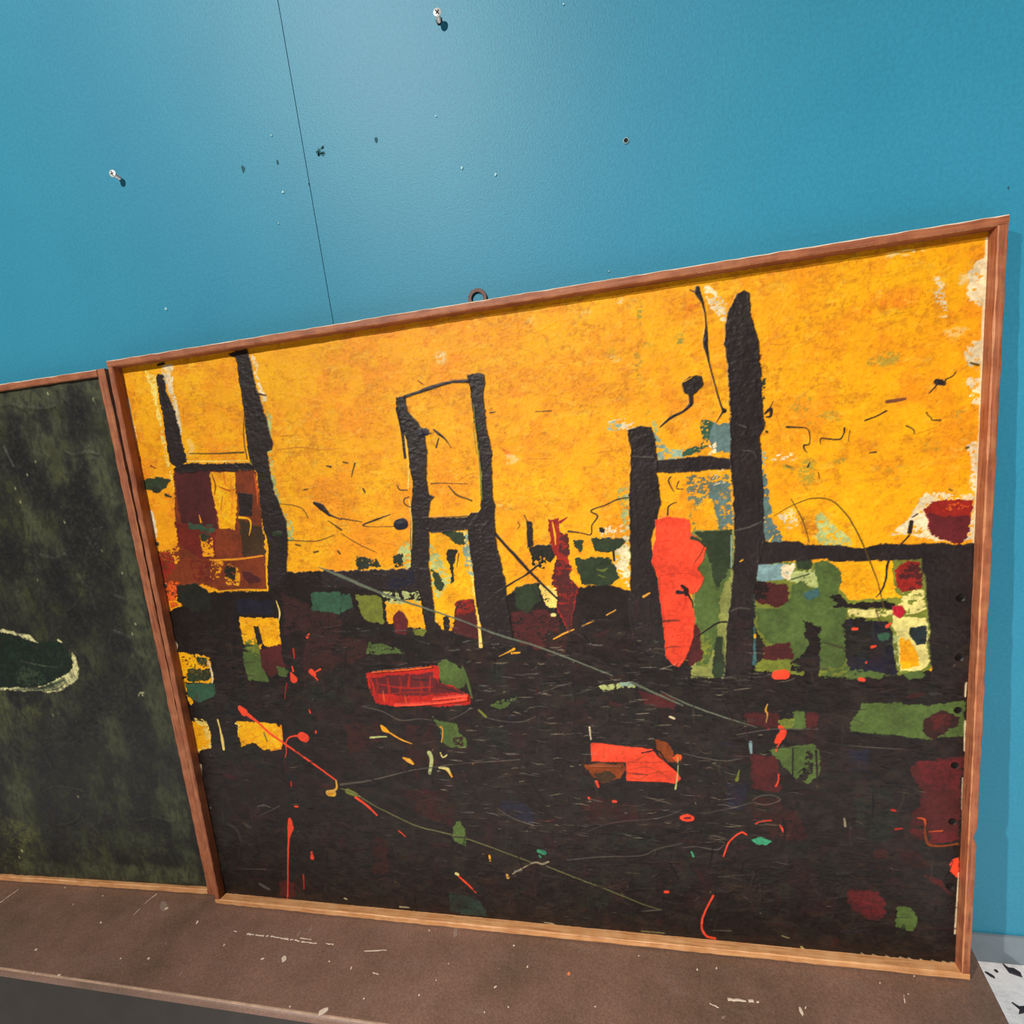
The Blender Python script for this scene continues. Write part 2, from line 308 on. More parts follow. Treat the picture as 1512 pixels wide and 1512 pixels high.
def vnoise(X, Y, seed):
    rg = np.random.default_rng(seed); T = rg.random((256, 256)).astype(np.float32)
    xi = np.floor(X).astype(np.int32); yi = np.floor(Y).astype(np.int32)
    fx = (X - xi); fy = (Y - yi); fx = fx * fx * (3 - 2 * fx); fy = fy * fy * (3 - 2 * fy)
    x0, y0, x1, y1 = xi & 255, yi & 255, (xi + 1) & 255, (yi + 1) & 255
    return (T[y0, x0] * (1 - fx) + T[y0, x1] * fx) * (1 - fy) + (T[y1, x0] * (1 - fx) + T[y1, x1] * fx) * fy
def fbm(X, Y, scale, seed, octv=4, sy=1.0):
    r = 0; a = 1; t = 0; k = 1.0 / scale
    for o in range(octv):
        r = r + a * vnoise(X * k + 17.3 * o, Y * k / sy + 9.1 * o, seed + o); t += a; a *= 0.55; k *= 2.03
    return (r / t).astype(np.float32)
def rank(a):
    f = a.ravel(); o = np.empty(f.size, np.float32); o[np.argsort(f)] = np.linspace(0, 1, f.size, dtype=np.float32); return o.reshape(a.shape)
def blur(a, r):
    if r < 1: return a
    for ax in (0, 1):
        p = np.pad(a, [(r + 1, r) if i == ax else (0, 0) for i in (0, 1)], mode='edge'); c = np.cumsum(p, axis=ax, dtype=np.float32)
        n = a.shape[ax]
        a = (np.take(c, range(2 * r + 1, 2 * r + 1 + n), ax) - np.take(c, range(0, n), ax)) / (2 * r + 1)
    return a

class Canvas:
    def __init__(s, W, H, cell, base, seed):
        s.W, s.H = W, H
        s.nx, s.ny = int(W / cell) + 1, int(H / cell) + 1
        s.cell = cell; s.sx, s.sy = W / (s.nx - 1), H / (s.ny - 1)
        x = np.linspace(0, W, s.nx, dtype=np.float32); y = np.linspace(0, H, s.ny, dtype=np.float32)
        s.X, s.Y = np.meshgrid(x, y)
        X, Y = s.X, s.Y
        s.wx = (fbm(X, Y, 11, seed + 1) - .5) * 3 + (fbm(X, Y, 3.2, seed + 2, 2) - .5) * 1.2
        s.wy = (fbm(X, Y, 11, seed + 11) - .5) * 3 + (fbm(X, Y, 3.2, seed + 12, 2) - .5) * 1.2
        s.dryf = rank(fbm(X, Y, 7, seed + 21, 4, 0.45) + 0.8 * fbm(X, Y, 2.4, seed + 25, 3) + 0.35 * fbm(X, Y, 26, seed + 28, 2))
        s.tone = (rank(fbm(X, Y, 22, seed + 31, 5)) - .5) * 2
        s.fine = (rank(fbm(X, Y, 3.2, seed + 41, 3)) - .5) * 2
        s.col = np.empty(X.shape + (3,), np.float32); s.col[:] = np.array(base, np.float32) / 255
        s.h = np.zeros_like(X); s.rough = np.full_like(X, 0.55); s.lab = np.zeros(X.shape, np.int16); s.names = ['']
    def sub(s, x0, x1, y0, y1, mg):
        i0 = max(0, int((x0 - mg) / s.sx)); i1 = min(s.nx, int((x1 + mg) / s.sx) + 2)
        j0 = max(0, int((y0 - mg) / s.sy)); j1 = min(s.ny, int((y1 + mg) / s.sy) + 2)
        return (slice(j0, max(j1, j0)), slice(i0, max(i1, i0)))
    def lay(s, q, key, a, var):
        c = np.array(PAL[key], np.float32) / 255
        k = (1 + var * s.tone[q] + var * 0.8 * s.fine[q])[..., None]
        s.col[q] = s.col[q] * (1 - a[..., None]) + np.clip(c * k, 0, 1) * a[..., None]
        s.rough[q] = s.rough[q] * (1 - a) + RGH.get(key, 0.55) * a
    def poly(s, key, pts, wa, dry, soft, h, al, lab):
        P = np.array(pts, np.float32); q = s.sub(P[:, 0].min(), P[:, 0].max(), P[:, 1].min(), P[:, 1].max(), 4 + 2 * wa + 2 * soft)
        if q[0].stop <= q[0].start or q[1].stop <= q[1].start: return
        x = s.X[q] + wa * s.wx[q]; y = s.Y[q] + wa * s.wy[q]
        n = len(P); a = 0
        for ox, oy in ((.25, .25), (-.25, .25), (.25, -.25), (-.25, -.25)):
            ins = np.zeros(x.shape, bool); xo = x + ox * s.cell * 1.6; yo = y + oy * s.cell * 1.6
            for i in range(n):
                xa, ya = P[i]; xb, yb = P[i - 1]
                if ya == yb: continue
                ins ^= ((ya > yo) != (yb > yo)) & (xo < (xb - xa) * (yo - ya) / (yb - ya) + xa)
            a = a + .25 * ins
        a = a.astype(np.float32); hard = a
        if soft > 0 or dry > 0:
            k = max(1, round((soft + .9) / s.cell)); m_ = blur(blur(a, k), k)
            a = np.clip((m_ + (s.dryf[q] - .5) * .75 * np.clip(4 * m_ * (1 - m_) + .1, 0, 1) - .5) * (4 if soft < .9 else 2.2) + .5, 0, 1)
        if dry > .1: a = a * np.clip((s.dryf[q] - dry) * 6 + .5, 0, 1)
        a = a * al
        s.lay(q, key, a, 0.09)
        if h > 0:
            e = blur(hard, 2); rid = hard * (1 - e) * 1.1
            tex = 0.55 + 0.45 * s.tone[q] + 0.5 * s.fine[q] * (h > .2)
            s.h[q] = s.h[q] * (1 - 0.5 * a) + a * h * (0.8 + 0.5 * tex) + a * rid * h
        if lab != '-':
            s.names.append(lab); s.lab[q][(hard > .5) & (a > .4)] = len(s.names) - 1
    def line(s, key, pts, ws, h, al, lab):
        P = np.array(pts, np.float32); n = len(P)
        if len(ws) == 1: ws = ws * n
        if len(ws) < n: ws = list(np.interp(np.linspace(0, 1, n), np.linspace(0, 1, len(ws)), ws))
        Wd = np.array(ws[:n], np.float32); Q, V = [], []
        for i in range(n - 1):
            p0, p1, p2, p3 = P[max(i - 1, 0)], P[i], P[i + 1], P[min(i + 2, n - 1)]
            m_ = 5 if n > 2 else 1
            for k in range(m_):
                t = k / m_
                Q.append(0.5 * (2 * p1 + (p2 - p0) * t + (2 * p0 - 5 * p1 + 4 * p2 - p3) * t * t + (3 * p1 - p0 - 3 * p2 + p3) * t ** 3)); V.append(Wd[i] * (1 - t) + Wd[i + 1] * t)
        Q.append(P[-1]); V.append(Wd[-1]); Q = np.array(Q)
        for i in range(len(Q) - 1):
            a, b = Q[i], Q[i + 1]; r0, r1 = max(V[i] / 2, .05), max(V[i + 1] / 2, .05)
            q = s.sub(min(a[0], b[0]), max(a[0], b[0]), min(a[1], b[1]), max(a[1], b[1]), max(r0, r1) + 3)
            if q[0].stop <= q[0].start or q[1].stop <= q[1].start: continue
            x = s.X[q] + .28 * s.wx[q]; y = s.Y[q] + .28 * s.wy[q]
            d = b - a; L2 = float(d @ d) + 1e-9
            t = np.clip(((x - a[0]) * d[0] + (y - a[1]) * d[1]) / L2, 0, 1)
            ds = np.hypot(x - a[0] - t * d[0], y - a[1] - t * d[1]); r = r0 + (r1 - r0) * t
            m_ = np.clip((r - ds) / s.cell + .5, 0, 1); m_ = np.minimum(m_, np.clip(2 * r / s.cell + .15, 0, 1)) * al
            old = s.stamp[q]; new = np.maximum(old, m_); s.stamp[q] = new
            hh = h * np.sqrt(np.clip(1 - (ds / (r + s.cell * .6)) ** 2, 0, 1)); s.hst[q] = np.maximum(s.hst[q], hh)
        q = s.sub(Q[:, 0].min(), Q[:, 0].max(), Q[:, 1].min(), Q[:, 1].max(), Wd.max() + 4)
        if q[0].stop <= q[0].start or q[1].stop <= q[1].start: return
        a = s.stamp[q].copy(); s.lay(q, key, a, 0.06); s.h[q] += s.hst[q]
        if lab != '-':
            s.names.append(lab); s.lab[q][a > .45] = len(s.names) - 1
        s.stamp[q] = 0; s.hst[q] = 0
    def ell(s, key, cx, cy, rx, ry, al, n):
        q = s.sub(cx - rx * 1.6, cx + rx * 1.6, cy - ry * 1.6, cy + ry * 1.6, 2)
        if q[0].stop <= q[0].start or q[1].stop <= q[1].start: return
        dd = ((s.X[q] + s.wx[q] * 2 - cx) / rx) ** 2 + ((s.Y[q] + s.wy[q] * 2 - cy) / ry) ** 2
        a = np.clip((1.25 - dd) * .9 + n * .9 * s.tone[q], 0, 1) * np.clip((2.4 - dd) * 2, 0, 1)
        if n >= .6: a = a * np.clip((s.dryf[q] - .4) * 4 + .5, 0, 1)
        s.lay(q, key, a * al, 0.06)
    def run(s, data):
        s.stamp = np.zeros_like(s.X); s.hst = np.zeros_like(s.X)
        pp = lambda t: [tuple(map(float, k.split(','))) for k in t.split()]
        for ln in data.strip().splitlines():
            f = ln.split('|'); hd = f[0].split()
            if hd[0] == 'P': s.poly(hd[1], pp(f[1]), *map(float, hd[2:7]), hd[7])
            elif hd[0] == 'L': s.line(hd[1], pp(f[2]), list(map(float, f[1].split())), float(hd[2]), float(hd[3]), hd[4])
            else: s.ell(hd[1], *map(float, hd[2:8]))
    def disc(s, cx, cy, r, depth, key, lab):
        q = s.sub(cx - r, cx + r, cy - r, cy + r, 5); d = np.hypot(s.X[q] - cx, s.Y[q] - cy)
        a = np.clip((r - d) / s.cell + .5, 0, 1); s.lay(q, key, a, .05)
        s.h[q] = s.h[q] * (1 - a) + depth * np.sqrt(np.clip(1 - (d / (r + .6)) ** 2, 0, 1)) + .45 * np.exp(-((d - r - .5) / .8) ** 2)
        s.names.append(lab); s.lab[q][a > .5] = len(s.names) - 1
    def build(s, name, parent, origin, mat, gain, notes):
        V = np.stack([s.X / 1000 + origin[0], s.Y / 1000 + origin[1], s.h / 1000 + origin[2]], -1).reshape(-1, 3)
        c = np.clip(s.col, 0, 1); lin = np.where(c <= .04045, c / 12.92, ((c + .055) / 1.055) ** 2.4) * gain
        A = np.concatenate([lin, s.rough[..., None]], -1).reshape(-1, 4).astype(np.float32)
        i = np.arange(s.ny - 1)[:, None] * s.nx + np.arange(s.nx - 1)[None, :]
        F = np.stack([i, i + 1, i + 1 + s.nx, i + s.nx], -1).reshape(-1, 4)
        fl = s.lab[:-1, :-1].ravel().copy()
        cnt = np.bincount(fl, minlength=len(s.names)); fl[cnt[fl] < 10] = 0
        def sub(nm, sel, par):
            f = F[sel]; u, inv = np.unique(f, return_inverse=True)
            me = bpy.data.meshes.new(nm); nf = len(f)
            me.vertices.add(len(u)); me.vertices.foreach_set('co', V[u].astype(np.float32).ravel())
            me.loops.add(nf * 4); me.loops.foreach_set('vertex_index', inv.astype(np.int32).ravel())
            me.polygons.add(nf); me.polygons.foreach_set('loop_start', np.arange(0, nf * 4, 4, dtype=np.int32))
            at = me.color_attributes.new('paint', 'FLOAT_COLOR', 'POINT'); at.data.foreach_set('color', A[u].ravel())
            me.polygons.foreach_set('use_smooth', np.ones(nf, bool)); me.update(calc_edges=True)
            return link(nm, me, mat, par)
        main = sub(name, fl == 0, parent)
        for k in range(1, len(s.names)):
            if (fl == k).any():
                o = sub(s.names[k], fl == k, main)
                if s.names[k] in notes: o['label'] = notes[s.names[k]]
        return main

def scratches_glints(cv, n, keys, sel, seed, lens, wid, h, al, slope):  # thin strokes: scratches, cracks and painted ridge highlights
    rg = random.Random(seed); k = 0
    for _ in range(n * 6):
        x, y = rg.uniform(4, cv.W - 4), rg.uniform(4, cv.H - 4)
        c = cv.col[min(cv.ny - 1, int(y / cv.sy)), min(cv.nx - 1, int(x / cv.sx))]
        if not sel(c, x, y): continue
        L = rg.uniform(*lens); a = slope(rg, x, y)
        pts = [(x, y), (x + L * .5 * math.cos(a) + rg.uniform(-1, 1), y + L * .5 * math.sin(a) + rg.uniform(-1.5, 1.5)), (x + L * math.cos(a), y + L * math.sin(a))]
        w = rg.uniform(*wid); cv.line(rg.choice(keys), pts, [w * .3, w, w * .3], rg.uniform(.4, 1) * h, al * rg.uniform(.4, 1), '-')
        k += 1
        if k >= n: break

# ------------------------------------------------------------------ frames
def rail(name, parent, axis, a0, a1, c0, c1, T, wear_side, seed, mats, notch=None, lit_arris=False, ch=0.0011, jit=0.00022):
    rg = random.Random(seed); n = max(6, int((a1 - a0) / 0.011)); vs_, fs, idx = [], [], []
    for i in range(n + 1):
        a = a0 + (a1 - a0) * i / n; k = ch * rg.uniform(.5, 1.5)
        o0, o1 = c0 + rg.uniform(-jit, jit), c1 + rg.uniform(-jit, jit)
        if notch and abs(a - notch[0]) < notch[1]: o1 -= notch[2]
        prof = [(o0, -T), (o0, -k), (o0 + k, rg.uniform(-jit, jit) * .4), (o1 - k, rg.uniform(-jit, jit) * .4), (o1, -k), (o1, -T)]
        for c, z in prof: vs_.append((a, c, z) if axis == 'u' else (c, a, z))
    for i in range(n):
        for j in range(6):
            k = (j + 1) % 6; fs.append((i * 6 + j, i * 6 + k, i * 6 + 6 + k, i * 6 + 6 + j)); idx.append(2 if lit_arris and j == 3 else 1 if j in wear_side else 0)  # outer arris of the top rail gets the painted lit strip
    fs.append(tuple(range(6))); idx.append(0); fs.append(tuple(range(n * 6, n * 6 + 6))); idx.append(0)
    return mesh(name, vs_, fs, mats, parent, idx)

# ================================================================== the bright painting
W, H, w, d, T = 1.1, 0.88553, 0.00886, 0.01413, 0.028
big = tag(empty('painting', [0.0, -0.09585, 0.00215], (math.radians(90 - 4.4), 0, 0)), 'large abstract oil painting of black bars and red patches on yellow, in thin brown frame', 'painting', 'paintings leaning on the teal wall')
rail('frame_rail', big, 'u', 0, W, H - w, H, T, (1,), 1, [M_WH, M_WORN, M_LIT], lit_arris=True)
rail('frame_rail', big, 'u', 0, W, 0, w, T, (), 2, [M_WLIT, M_WORN])
rail('frame_rail', big, 'v', 0.0001 + w, H - w - .0001, 0, w, T, (1,), 3, [M_WV, M_WORN])
rail('frame_rail', big, 'v', 0.0001 + w, H - w - .0001, W - w, W, T, (1, 3), 4, [M_WV, M_WORN], notch=(0.195, 0.006, 0.003))
box('backing_board', (w, w, -0.0215), (W - w, H - w, -d - 0.0012), M_BACK, big)
ring_u, ring_v = (0.5477, 0.8956)
ring = lathe('hanging_ring', [(0.0078, -0.0008), (0.0118, -0.0008), (0.0122, 0), (0.0118, 0.0008), (0.0078, 0.0008), (0.0074, 0)], M_RUST, big, 40, True)
ring.location = (ring_u, ring_v, -0.0246)

PAINT_A = """E O 403.5 837.8 107.2 44.7 0.6 0.5
E O 315.4 778.6 66.4 56.9 0.35 0.5
E O 532.2 837.3 75.7 33.6 0.5 0.5
E O 512.7 739.6 35.1 26.3 0.3 0.5
E O 629.8 776.2 57.4 41 0.35 0.5
E O 458.7 674.8 46 36.8 0.3 0.5
E O 284.4 651.8 40.1 60.2 0.35 0.5
E O 165.9 832.3 39.9 39.9 0.4 0.5
E O 151 759.1 41.1 20.6 0.5 0.5
E O 60.6 768.3 21.3 32 0.5 0.5
E O 21.5 676.9 27.9 66.9 0.6 0.5
E O 24.3 609.4 28.4 45.5 0.5 0.5
E O 904.1 682.8 44.3 36.9 0.3 0.5
E O 985.8 761.7 41.2 27.5 0.35 0.5
E O 938.9 782.2 35 21 0.3 0.5
E O 571.6 699.5 34.6 17.3 0.5 0.5
E O 690.6 696.2 49.1 24.6 0.3 0.5
E O 337.9 590.6 50 30 0.35 0.5
E O 389.1 735 37.2 27.9 0.3 0.5
E O 579.2 782.3 33.5 25.1 0.4 0.5
E O 1048.1 718.5 16.9 27 0.4 0.5
E O 1023.4 549.3 43.8 7.3 0.4 0.5
E Yb 291.1 817.2 28.4 18.9 0.5 0.5
E Yb 447.8 815.2 26.5 17.6 0.5 0.5
E Yb 379 663.2 38.3 19.2 0.5 0.5
E Yb 610.8 644.4 52 21.6 0.5 0.5
E Yb 742.3 762.6 15.6 31.2 0.4 0.5
E Yb 659.8 606.1 25.7 17.1 0.4 0.5
E Yb 939.6 602.1 67.3 22.4 0.5 0.5
E Yb 1020.4 671 27.9 27.9 0.35 0.5
E Yb 373.8 626.3 58.3 19.4 0.4 0.5
E Yb 151 759.1 36 15.4 0.5 0.5
E Yb 918 514.7 31.2 9.4 0.3 0.5
E Yb 975.9 495.7 22.9 11.4 0.4 0.5
E Yb 798.4 604.6 12 16 0.5 0.5
E Ob 697.8 748.1 32 14.4 0.5 0.7
E Ob 714.9 765.9 23.7 23.7 0.45 0.7
E Ob 660.5 740.2 32.7 8.2 0.3 0.7
E Ob 987 681.8 21.2 9.9 0.75 0.7
E Ob 977.2 660.4 15.8 12.9 0.6 0.7
E Ob 921.7 579.6 12.2 16.7 0.7 0.7
E Ob 1017.3 663.9 21 5.6 0.4 0.7
E Ob 1004.1 821.8 13.3 8 0.55 0.7
E Ob 1016.2 843.6 17 7.9 0.6 0.7
E Ob 904.5 754 21.6 10.1 0.5 0.7
E Ob 956.2 714.7 42.6 7.1 0.45 0.7
E Ob 611.1 753.9 25 11.7 0.3 0.7
E Ob 939.1 738.7 28.4 10 0.4 0.7
E Ob 515.5 764.8 13.9 20.9 0.25 0.7
E Ob 999.8 709.7 27.8 5.6 0.4 0.7
E OR 988.2 809 18.9 6.7 0.7 0.6
E OR 560.4 693.7 12.2 4.4 0.7 0.6
E OR 791 835.7 10.4 11.8 0.6 0.6
E O 1001 815.4 30.1 14.7 0.7 0.5
E GG 735.4 843.1 3.8 16.7 0.7 0.9
E GG 742.6 801.2 10.8 7.7 0.5 0.9
E GG 774.6 798.4 7.6 15.1 0.8 0.9
E GG 763.4 802.2 6.1 7.6 0.4 0.9
E GG 897.6 773.2 6.5 11.5 0.7 0.9
E GG 904.3 710.8 11 11.7 0.55 0.9
E GG 932.3 695 18.9 8.7 0.5 0.9
E GG 946.4 648.1 13.2 5.1 0.7 0.9
E GG 985.9 753.2 16.6 6.2 0.55 0.9
E GG 913.9 635.5 9 15 0.6 0.9
E GG 1037.2 654.6 9.8 5.6 0.35 0.9
E GG 1008 634.9 18.5 5.7 0.4 0.9
E GG 893.1 645.1 6 4.5 0.7 0.9
E GG 696.9 799.5 11 6.3 0.3 0.9
E GG 736.9 731.7 7.1 11.1 0.5 0.9
E GG 729.1 779.8 6.2 20.3 0.4 0.9
E GG 572.4 707.9 10.4 6.9 0.5 0.9
E GG 668.7 739.3 13 6.5 0.4 0.9
E GG 557.1 620.5 12.5 5.4 0.5 0.9
E GG 889.9 691.9 5.9 3.7 0.3 0.9
E GG 918.4 722.7 10.1 4.3 0.4 0.9
E GG 1060.6 687.1 6.8 4.1 0.5 0.9
E C 661.5 846.9 15.7 11 0.7 0.9
E C 723.8 856.8 15.2 5.3 0.8 0.9
E C 602.1 847.6 9.7 6.5 0.4 0.9
E C 704.4 790.7 9.4 7.1 0.6 0.9
E C 677.2 742.4 11.3 6.5 0.5 0.9
E C 570.9 720.8 10.3 8.6 0.6 0.9
E C 563.1 684.8 12.2 7 0.6 0.9
E C 1041 804 6.6 14.4 0.85 0.9
E C 1044.8 822.3 5.2 9.1 0.5 0.9
E C 884.4 843.5 11.3 7 0.5 0.9
E C 551.2 625.4 14.3 5.4 0.5 0.9
E C 1063.1 826.2 7.7 9 0.7 0.9
E C 1009.6 858.7 17 3.3 0.7 0.9
E C 1057 773.1 10.5 4 0.5 0.9
E C 483.4 819 10.4 8.7 0.6 0.9
E C 485.6 822.1 6.9 5.2 0.5 0.9
E C 1061.8 652.2 8.3 8.3 0.3 0.9
E C 889.6 658.7 9 3 0.7 0.9
E C 896.3 586.2 9.2 10.8 0.8 0.9
E C 928.9 563.1 10.7 10.7 0.6 0.9
E C 870.4 583.1 7.8 12.5 0.7 0.9
P C 1.5 0.15 0.8 0.02 1 -|1070,835 1082.1,846.1 1082.4,797.9 1072,798.1 1068.3,800.7
P C 2 0.3 0.8 0.02 1 -|1067.3,761.4 1083.8,762.6 1082.1,729.8 1070.7,736.8 1064,751.5
P C 1.5 0.2 0.8 0.02 1 -|1071.3,654.9 1081.3,657.6 1081.3,595.1 1073.7,591.9 1077.4,628.8
P C 2 0.45 0.8 0.02 1 -|1070,722.9 1081.2,721.5 1081.8,693.3 1072.1,701.5
L C 0.02 1 -|2.5 3.1 2.5 3.1 2.5|1080.9,861.2 1081.4,776.5 1082.4,679 1082,576.2 1081.4,542
L C 0.02 1 -|6.5 12.9 7.5|-0.6,823.5 -5.2,774.9 -7.6,725.1
P C 1 0.2 0 0.02 1 -|-4.8,816.2 3.8,781.9 -1.6,729.6 -1.5,694.1 -5.2,724.9 -5.2,774.9
L C 0.02 1 -|13.6 5.7|-0.2,652.8 -1.4,616.2
L C 0.02 1 -|5.8 4.6 5.8|-2.6,589.8 -3.7,541.5 -6.2,486.8
P C 1.5 0.3 0.5 0.02 1 -|-2.4,662.6 7.8,644.6 6.2,620.3 -2.8,617.4 -5.3,642
P C 1.4 0.25 0.3 0.04 1 -|71.2,865 87.7,861.4 80.9,823.1 84.5,790.9 81.2,762.3 75.5,764.5 76,801.4 73.6,833.4 65.7,850.1
P Yp 1.6 0.3 0.5 0.04 1 -|38.6,859.7 56.3,851.2 50.4,804.2 51.4,748.9 50.2,719.3 53.6,639.7 47.3,665.8 44.5,706.5 46.2,765.8 45.2,820.8
P C 1.5 0.4 0.5 0.03 1 -|214.7,858.9 222.8,854.8 221.9,821.9 228.5,799.9 223.3,791.3 217.9,819.4 214.8,840.9
P PG 1.5 0.25 0.6 0.04 1 -|225.7,784.9 231.1,775.1 224.5,729.1 221.2,691.4 224,646 216.4,645 214.6,685.6 219.1,729.6
P PG 2 0.4 0.8 0.03 1 -|222.2,646.2 236.8,625.6 235.9,599.3 226.8,599.9 224.7,629.7
L C 0.03 0.5 -|7 10.6 4.9|90.9,754.9 94.5,744.8 88.6,735.6
P O 3 0.35 1.5 0.05 1 -|-4.6,730.9 40.7,733.4 48.9,699.4 50.2,651.9 38.6,618.3 6.1,655.1 -4.5,697
P PG 1.8 0.3 0.6 0.04 1 -|404.6,589.1 416,582.1 409.3,547.5 386.2,551.8
P PG 2 0.25 0.6 0.04 1 -|443.5,583.6 460.5,548.1 471.6,531.8 448.4,500.7 437.1,517.3
P BG 1.5 0.3 0.5 0.05 1 -|490,596.2 500.9,595.5 498.2,533.7 489,543.5
P C 2 0.4 0.6 0.04 1 -|689.8,718.9 719.5,718.4 718.7,703.7 689.1,706.7
P BG 2 0.5 0.6 0.04 1 -|689.8,717.5 706.1,718.5 702.6,705.4 689.2,708.1
P PG 2 0.25 0.8 0.04 1 -|697.3,636.8 711.4,644.1 704.2,512.3 695.7,536.3 688.3,554.3 701.4,588.3
P C 2 0.45 0.5 0.04 1 -|669.1,587.5 707.1,590.8 704,509.3 686.7,527.9 688.4,557.2 672.8,578.6
P BG 2 0.25 0.5 0.05 1 -|742.7,706.6 757.4,681 776,676.6 775.5,664.5 746.2,667.2
P PG 1.5 0.3 0.5 0.04 1 -|740.5,714.9 748.2,711.4 747.5,695.4 743.8,701.2
P C 1.5 0.3 0.5 0.04 1 -|805.5,858 813.5,855.5 829.8,834.9 826.7,811 821,822.8 810.4,836.6
P C 2 0.25 0.5 0.03 1 -|1065.7,832.4 1080.4,841 1082.1,798.8 1066.2,801.2
P C 2 0.4 0.6 0.03 1 -|1034,830.7 1043.4,829.2 1049.8,790.1 1040.5,788.7
P C 2.5 0.12 0.4 0.03 1 -|1029.7,602.4 1049.4,603.3 1080,595.9 1081.9,545.3 1057.9,546.7 1033.2,553.4 999.1,560.8 1017,575.2 1025.5,592.5
P PG 2.5 0.4 0.8 0.03 1 -|921.5,595 933.4,583.6 952.5,561.1 957.4,548.8 923.9,552.1 920.3,579.2
P C 2 0.4 0.6 0.03 1 -|882.6,592.5 899.7,588.6 902.1,575 884.9,573.4
P Ob 2.5 0.3 1 0.04 1 -|899.8,601.9 919.1,589.9 921.5,563 906.9,563.9 902.1,583.1
P C 2 0.4 0.4 0.03 1 -|883.3,661.1 900.2,659.6 900.1,653.1 871.1,654.4
P B 2 0.1 0.5 0.12 1 -|807.6,703.8 831.3,701.3 831.3,668.6 811.7,671.8 803.3,687.2
P TG 2 0.2 0.5 0.1 1 -|796.3,707.6 810.2,704.9 804.2,675.2 775.6,667.2 775.9,674.4 799.3,682.3
P Bd 2.5 0.5 0.6 0.06 1 -|779.9,643.8 803.2,644.5 799.8,617.6 789,604.7 781.3,610.8
P Bd 2.5 0.12 1 0.05 1 -|805.8,644.3 828.6,642.3 830.9,577 811.5,574.1 809.7,603.2 802.5,620.2
P B 2.5 0.4 0.9 0.08 1 -|808.3,641.4 827.3,639.8 830.2,582.5 814.1,575.3 812.3,603 805.1,620
P GG 2.5 0.5 0.6 0.05 1 -|781.1,605.3 789.2,610.2 806.8,592.4 811.5,575.5 782.8,577.3
P Y 3 0.45 0.6 0.05 1 -|783.6,599.6 807.5,614.3 814.2,578.1 788,577
P B 1.8 0.12 0.4 0.12 1 -|862.5,652.6 868.9,638.9 871.7,609.4 875.6,582.2 884.8,565.3 882.7,556.7 864.8,558.3 863.1,610.1
P C 2 0.55 0.3 0.06 1 -|805.8,684.3 814.6,683.4 814.1,667.6 821.3,651 825.9,634.5 810.5,630.4 805.9,647
P BG 1.5 0.3 0.3 0.05 1 -|859.1,668.6 868.8,662.5 867.3,646.9 862.4,647.3
P DG 1.5 0.3 0.3 0.08 1 -|861.7,755.1 869.5,749.2 867.7,724.2 864.4,727.2
P BR 1 0.2 0.3 0.06 1 -|862.8,777.3 866.1,774.4 865.4,762.1 863.1,762.4
P Kd 2.2 0 0 0.35 1 -|-10.2,496.9 83.1,526.2 180.8,526.4 212.8,552.7 300.1,550.5 408.4,546.2 428.2,520.2 435.8,483.9 444.8,459 491.2,450.1 539.7,504.3 562.2,516.5 591.9,520.8 611.8,487.6 635.7,509.7 649.1,512.8 679.6,515.1 704.7,505.1 749.4,478.4 749.4,419.7 759.1,410.4 812.4,408.9 848.3,406.7 955.2,393.4 1013,398.9 1044.7,394.4 1043,524.7 1086.5,545.5 1086.9,-17.8 -21,-17.6
P Kd 2 0 0 0.3 1 -|8.3,502.2 83.9,528.2 177.7,526.2 217.3,556.9 203.5,457.2 78.1,381.6 -32,381.9 -8.5,484.3
P M 2 0.08 0.6 0.08 1 -|1024,268.3 1038.3,277.7 1059.5,284.3 1081.7,285 1081,240.6 1079.8,173.7 1048.6,165.3 1045.5,190 1028.4,189 1039.3,238.7
P M 2 0.08 0.6 0.08 1 -|957.1,93.3 987.1,97.8 1002.8,84.4 1000.7,57.7 987.8,51.3 961.3,67
P M 2 0.08 0.6 0.08 1 -|837.4,340.1 877.3,340.5 882.3,319.2 842.4,321.6
P M 2 0.08 0.6 0.08 1 -|909.8,343.8 923.8,341 923.8,319.9 909.7,319.6
P M 2 0.08 0.6 0.08 1 -|844.4,284.1 876.6,278.8 881.4,231.5 846.1,229.9
P M 2 0.08 0.6 0.08 1 -|706.6,370.6 754.8,361.2 754.1,342.4 714.4,351.6
P M 2 0.08 0.6 0.08 1 -|109.5,31.8 137.4,34.3 136.4,4.6 109.4,-4.4
P M 2 0.08 0.6 0.08 1 -|1042.3,126.9 1064.8,116.1 1077.8,91.7 1060.1,109.3
P M 2 0.08 0.6 0.08 1 -|853.8,508.7 889.2,507.1 891.5,484.5 878.8,476.5 853.4,485.9
P M 2.5 0.2 1.2 0.08 1 -|547.7,479.4 588.8,483.8 613.1,469 605.5,440.9 584.3,429.8 556.8,435.1 543.7,456.6
P Md 3 0.15 1.5 0.05 1 -|275.6,316.1 328,320.5 330.7,287.9 271.4,264.2
P Md 3 0.15 1.5 0.05 1 -|373.9,314 420,318.3 415.4,250.4 362.2,252.2
P Md 3 0.15 1.5 0.05 1 -|345.8,210.9 417.8,210.4 439.2,182 428.7,151.6 373.6,170.9
P Md 3 0.15 1.5 0.05 1 -|289.6,455.3 328.1,447.6 327.7,420.1 282.1,406.6
P Md 3 0.15 1.5 0.05 1 -|243.4,470.3 294.4,486 283.2,413.6 236.2,381.2 213.9,407.2
P Md 3 0.15 1.5 0.05 1 -|621.4,212.7 694.9,202.6 696.4,175.2 624.8,170.9
P Md 3 0.15 1.5 0.05 1 -|1025.9,188.8 1045.5,190 1046,171.4 1028.7,173.4
P Md 3 0.15 1.5 0.05 1 -|843.3,223.3 881.3,218.7 878.3,186.1 845.4,190.8
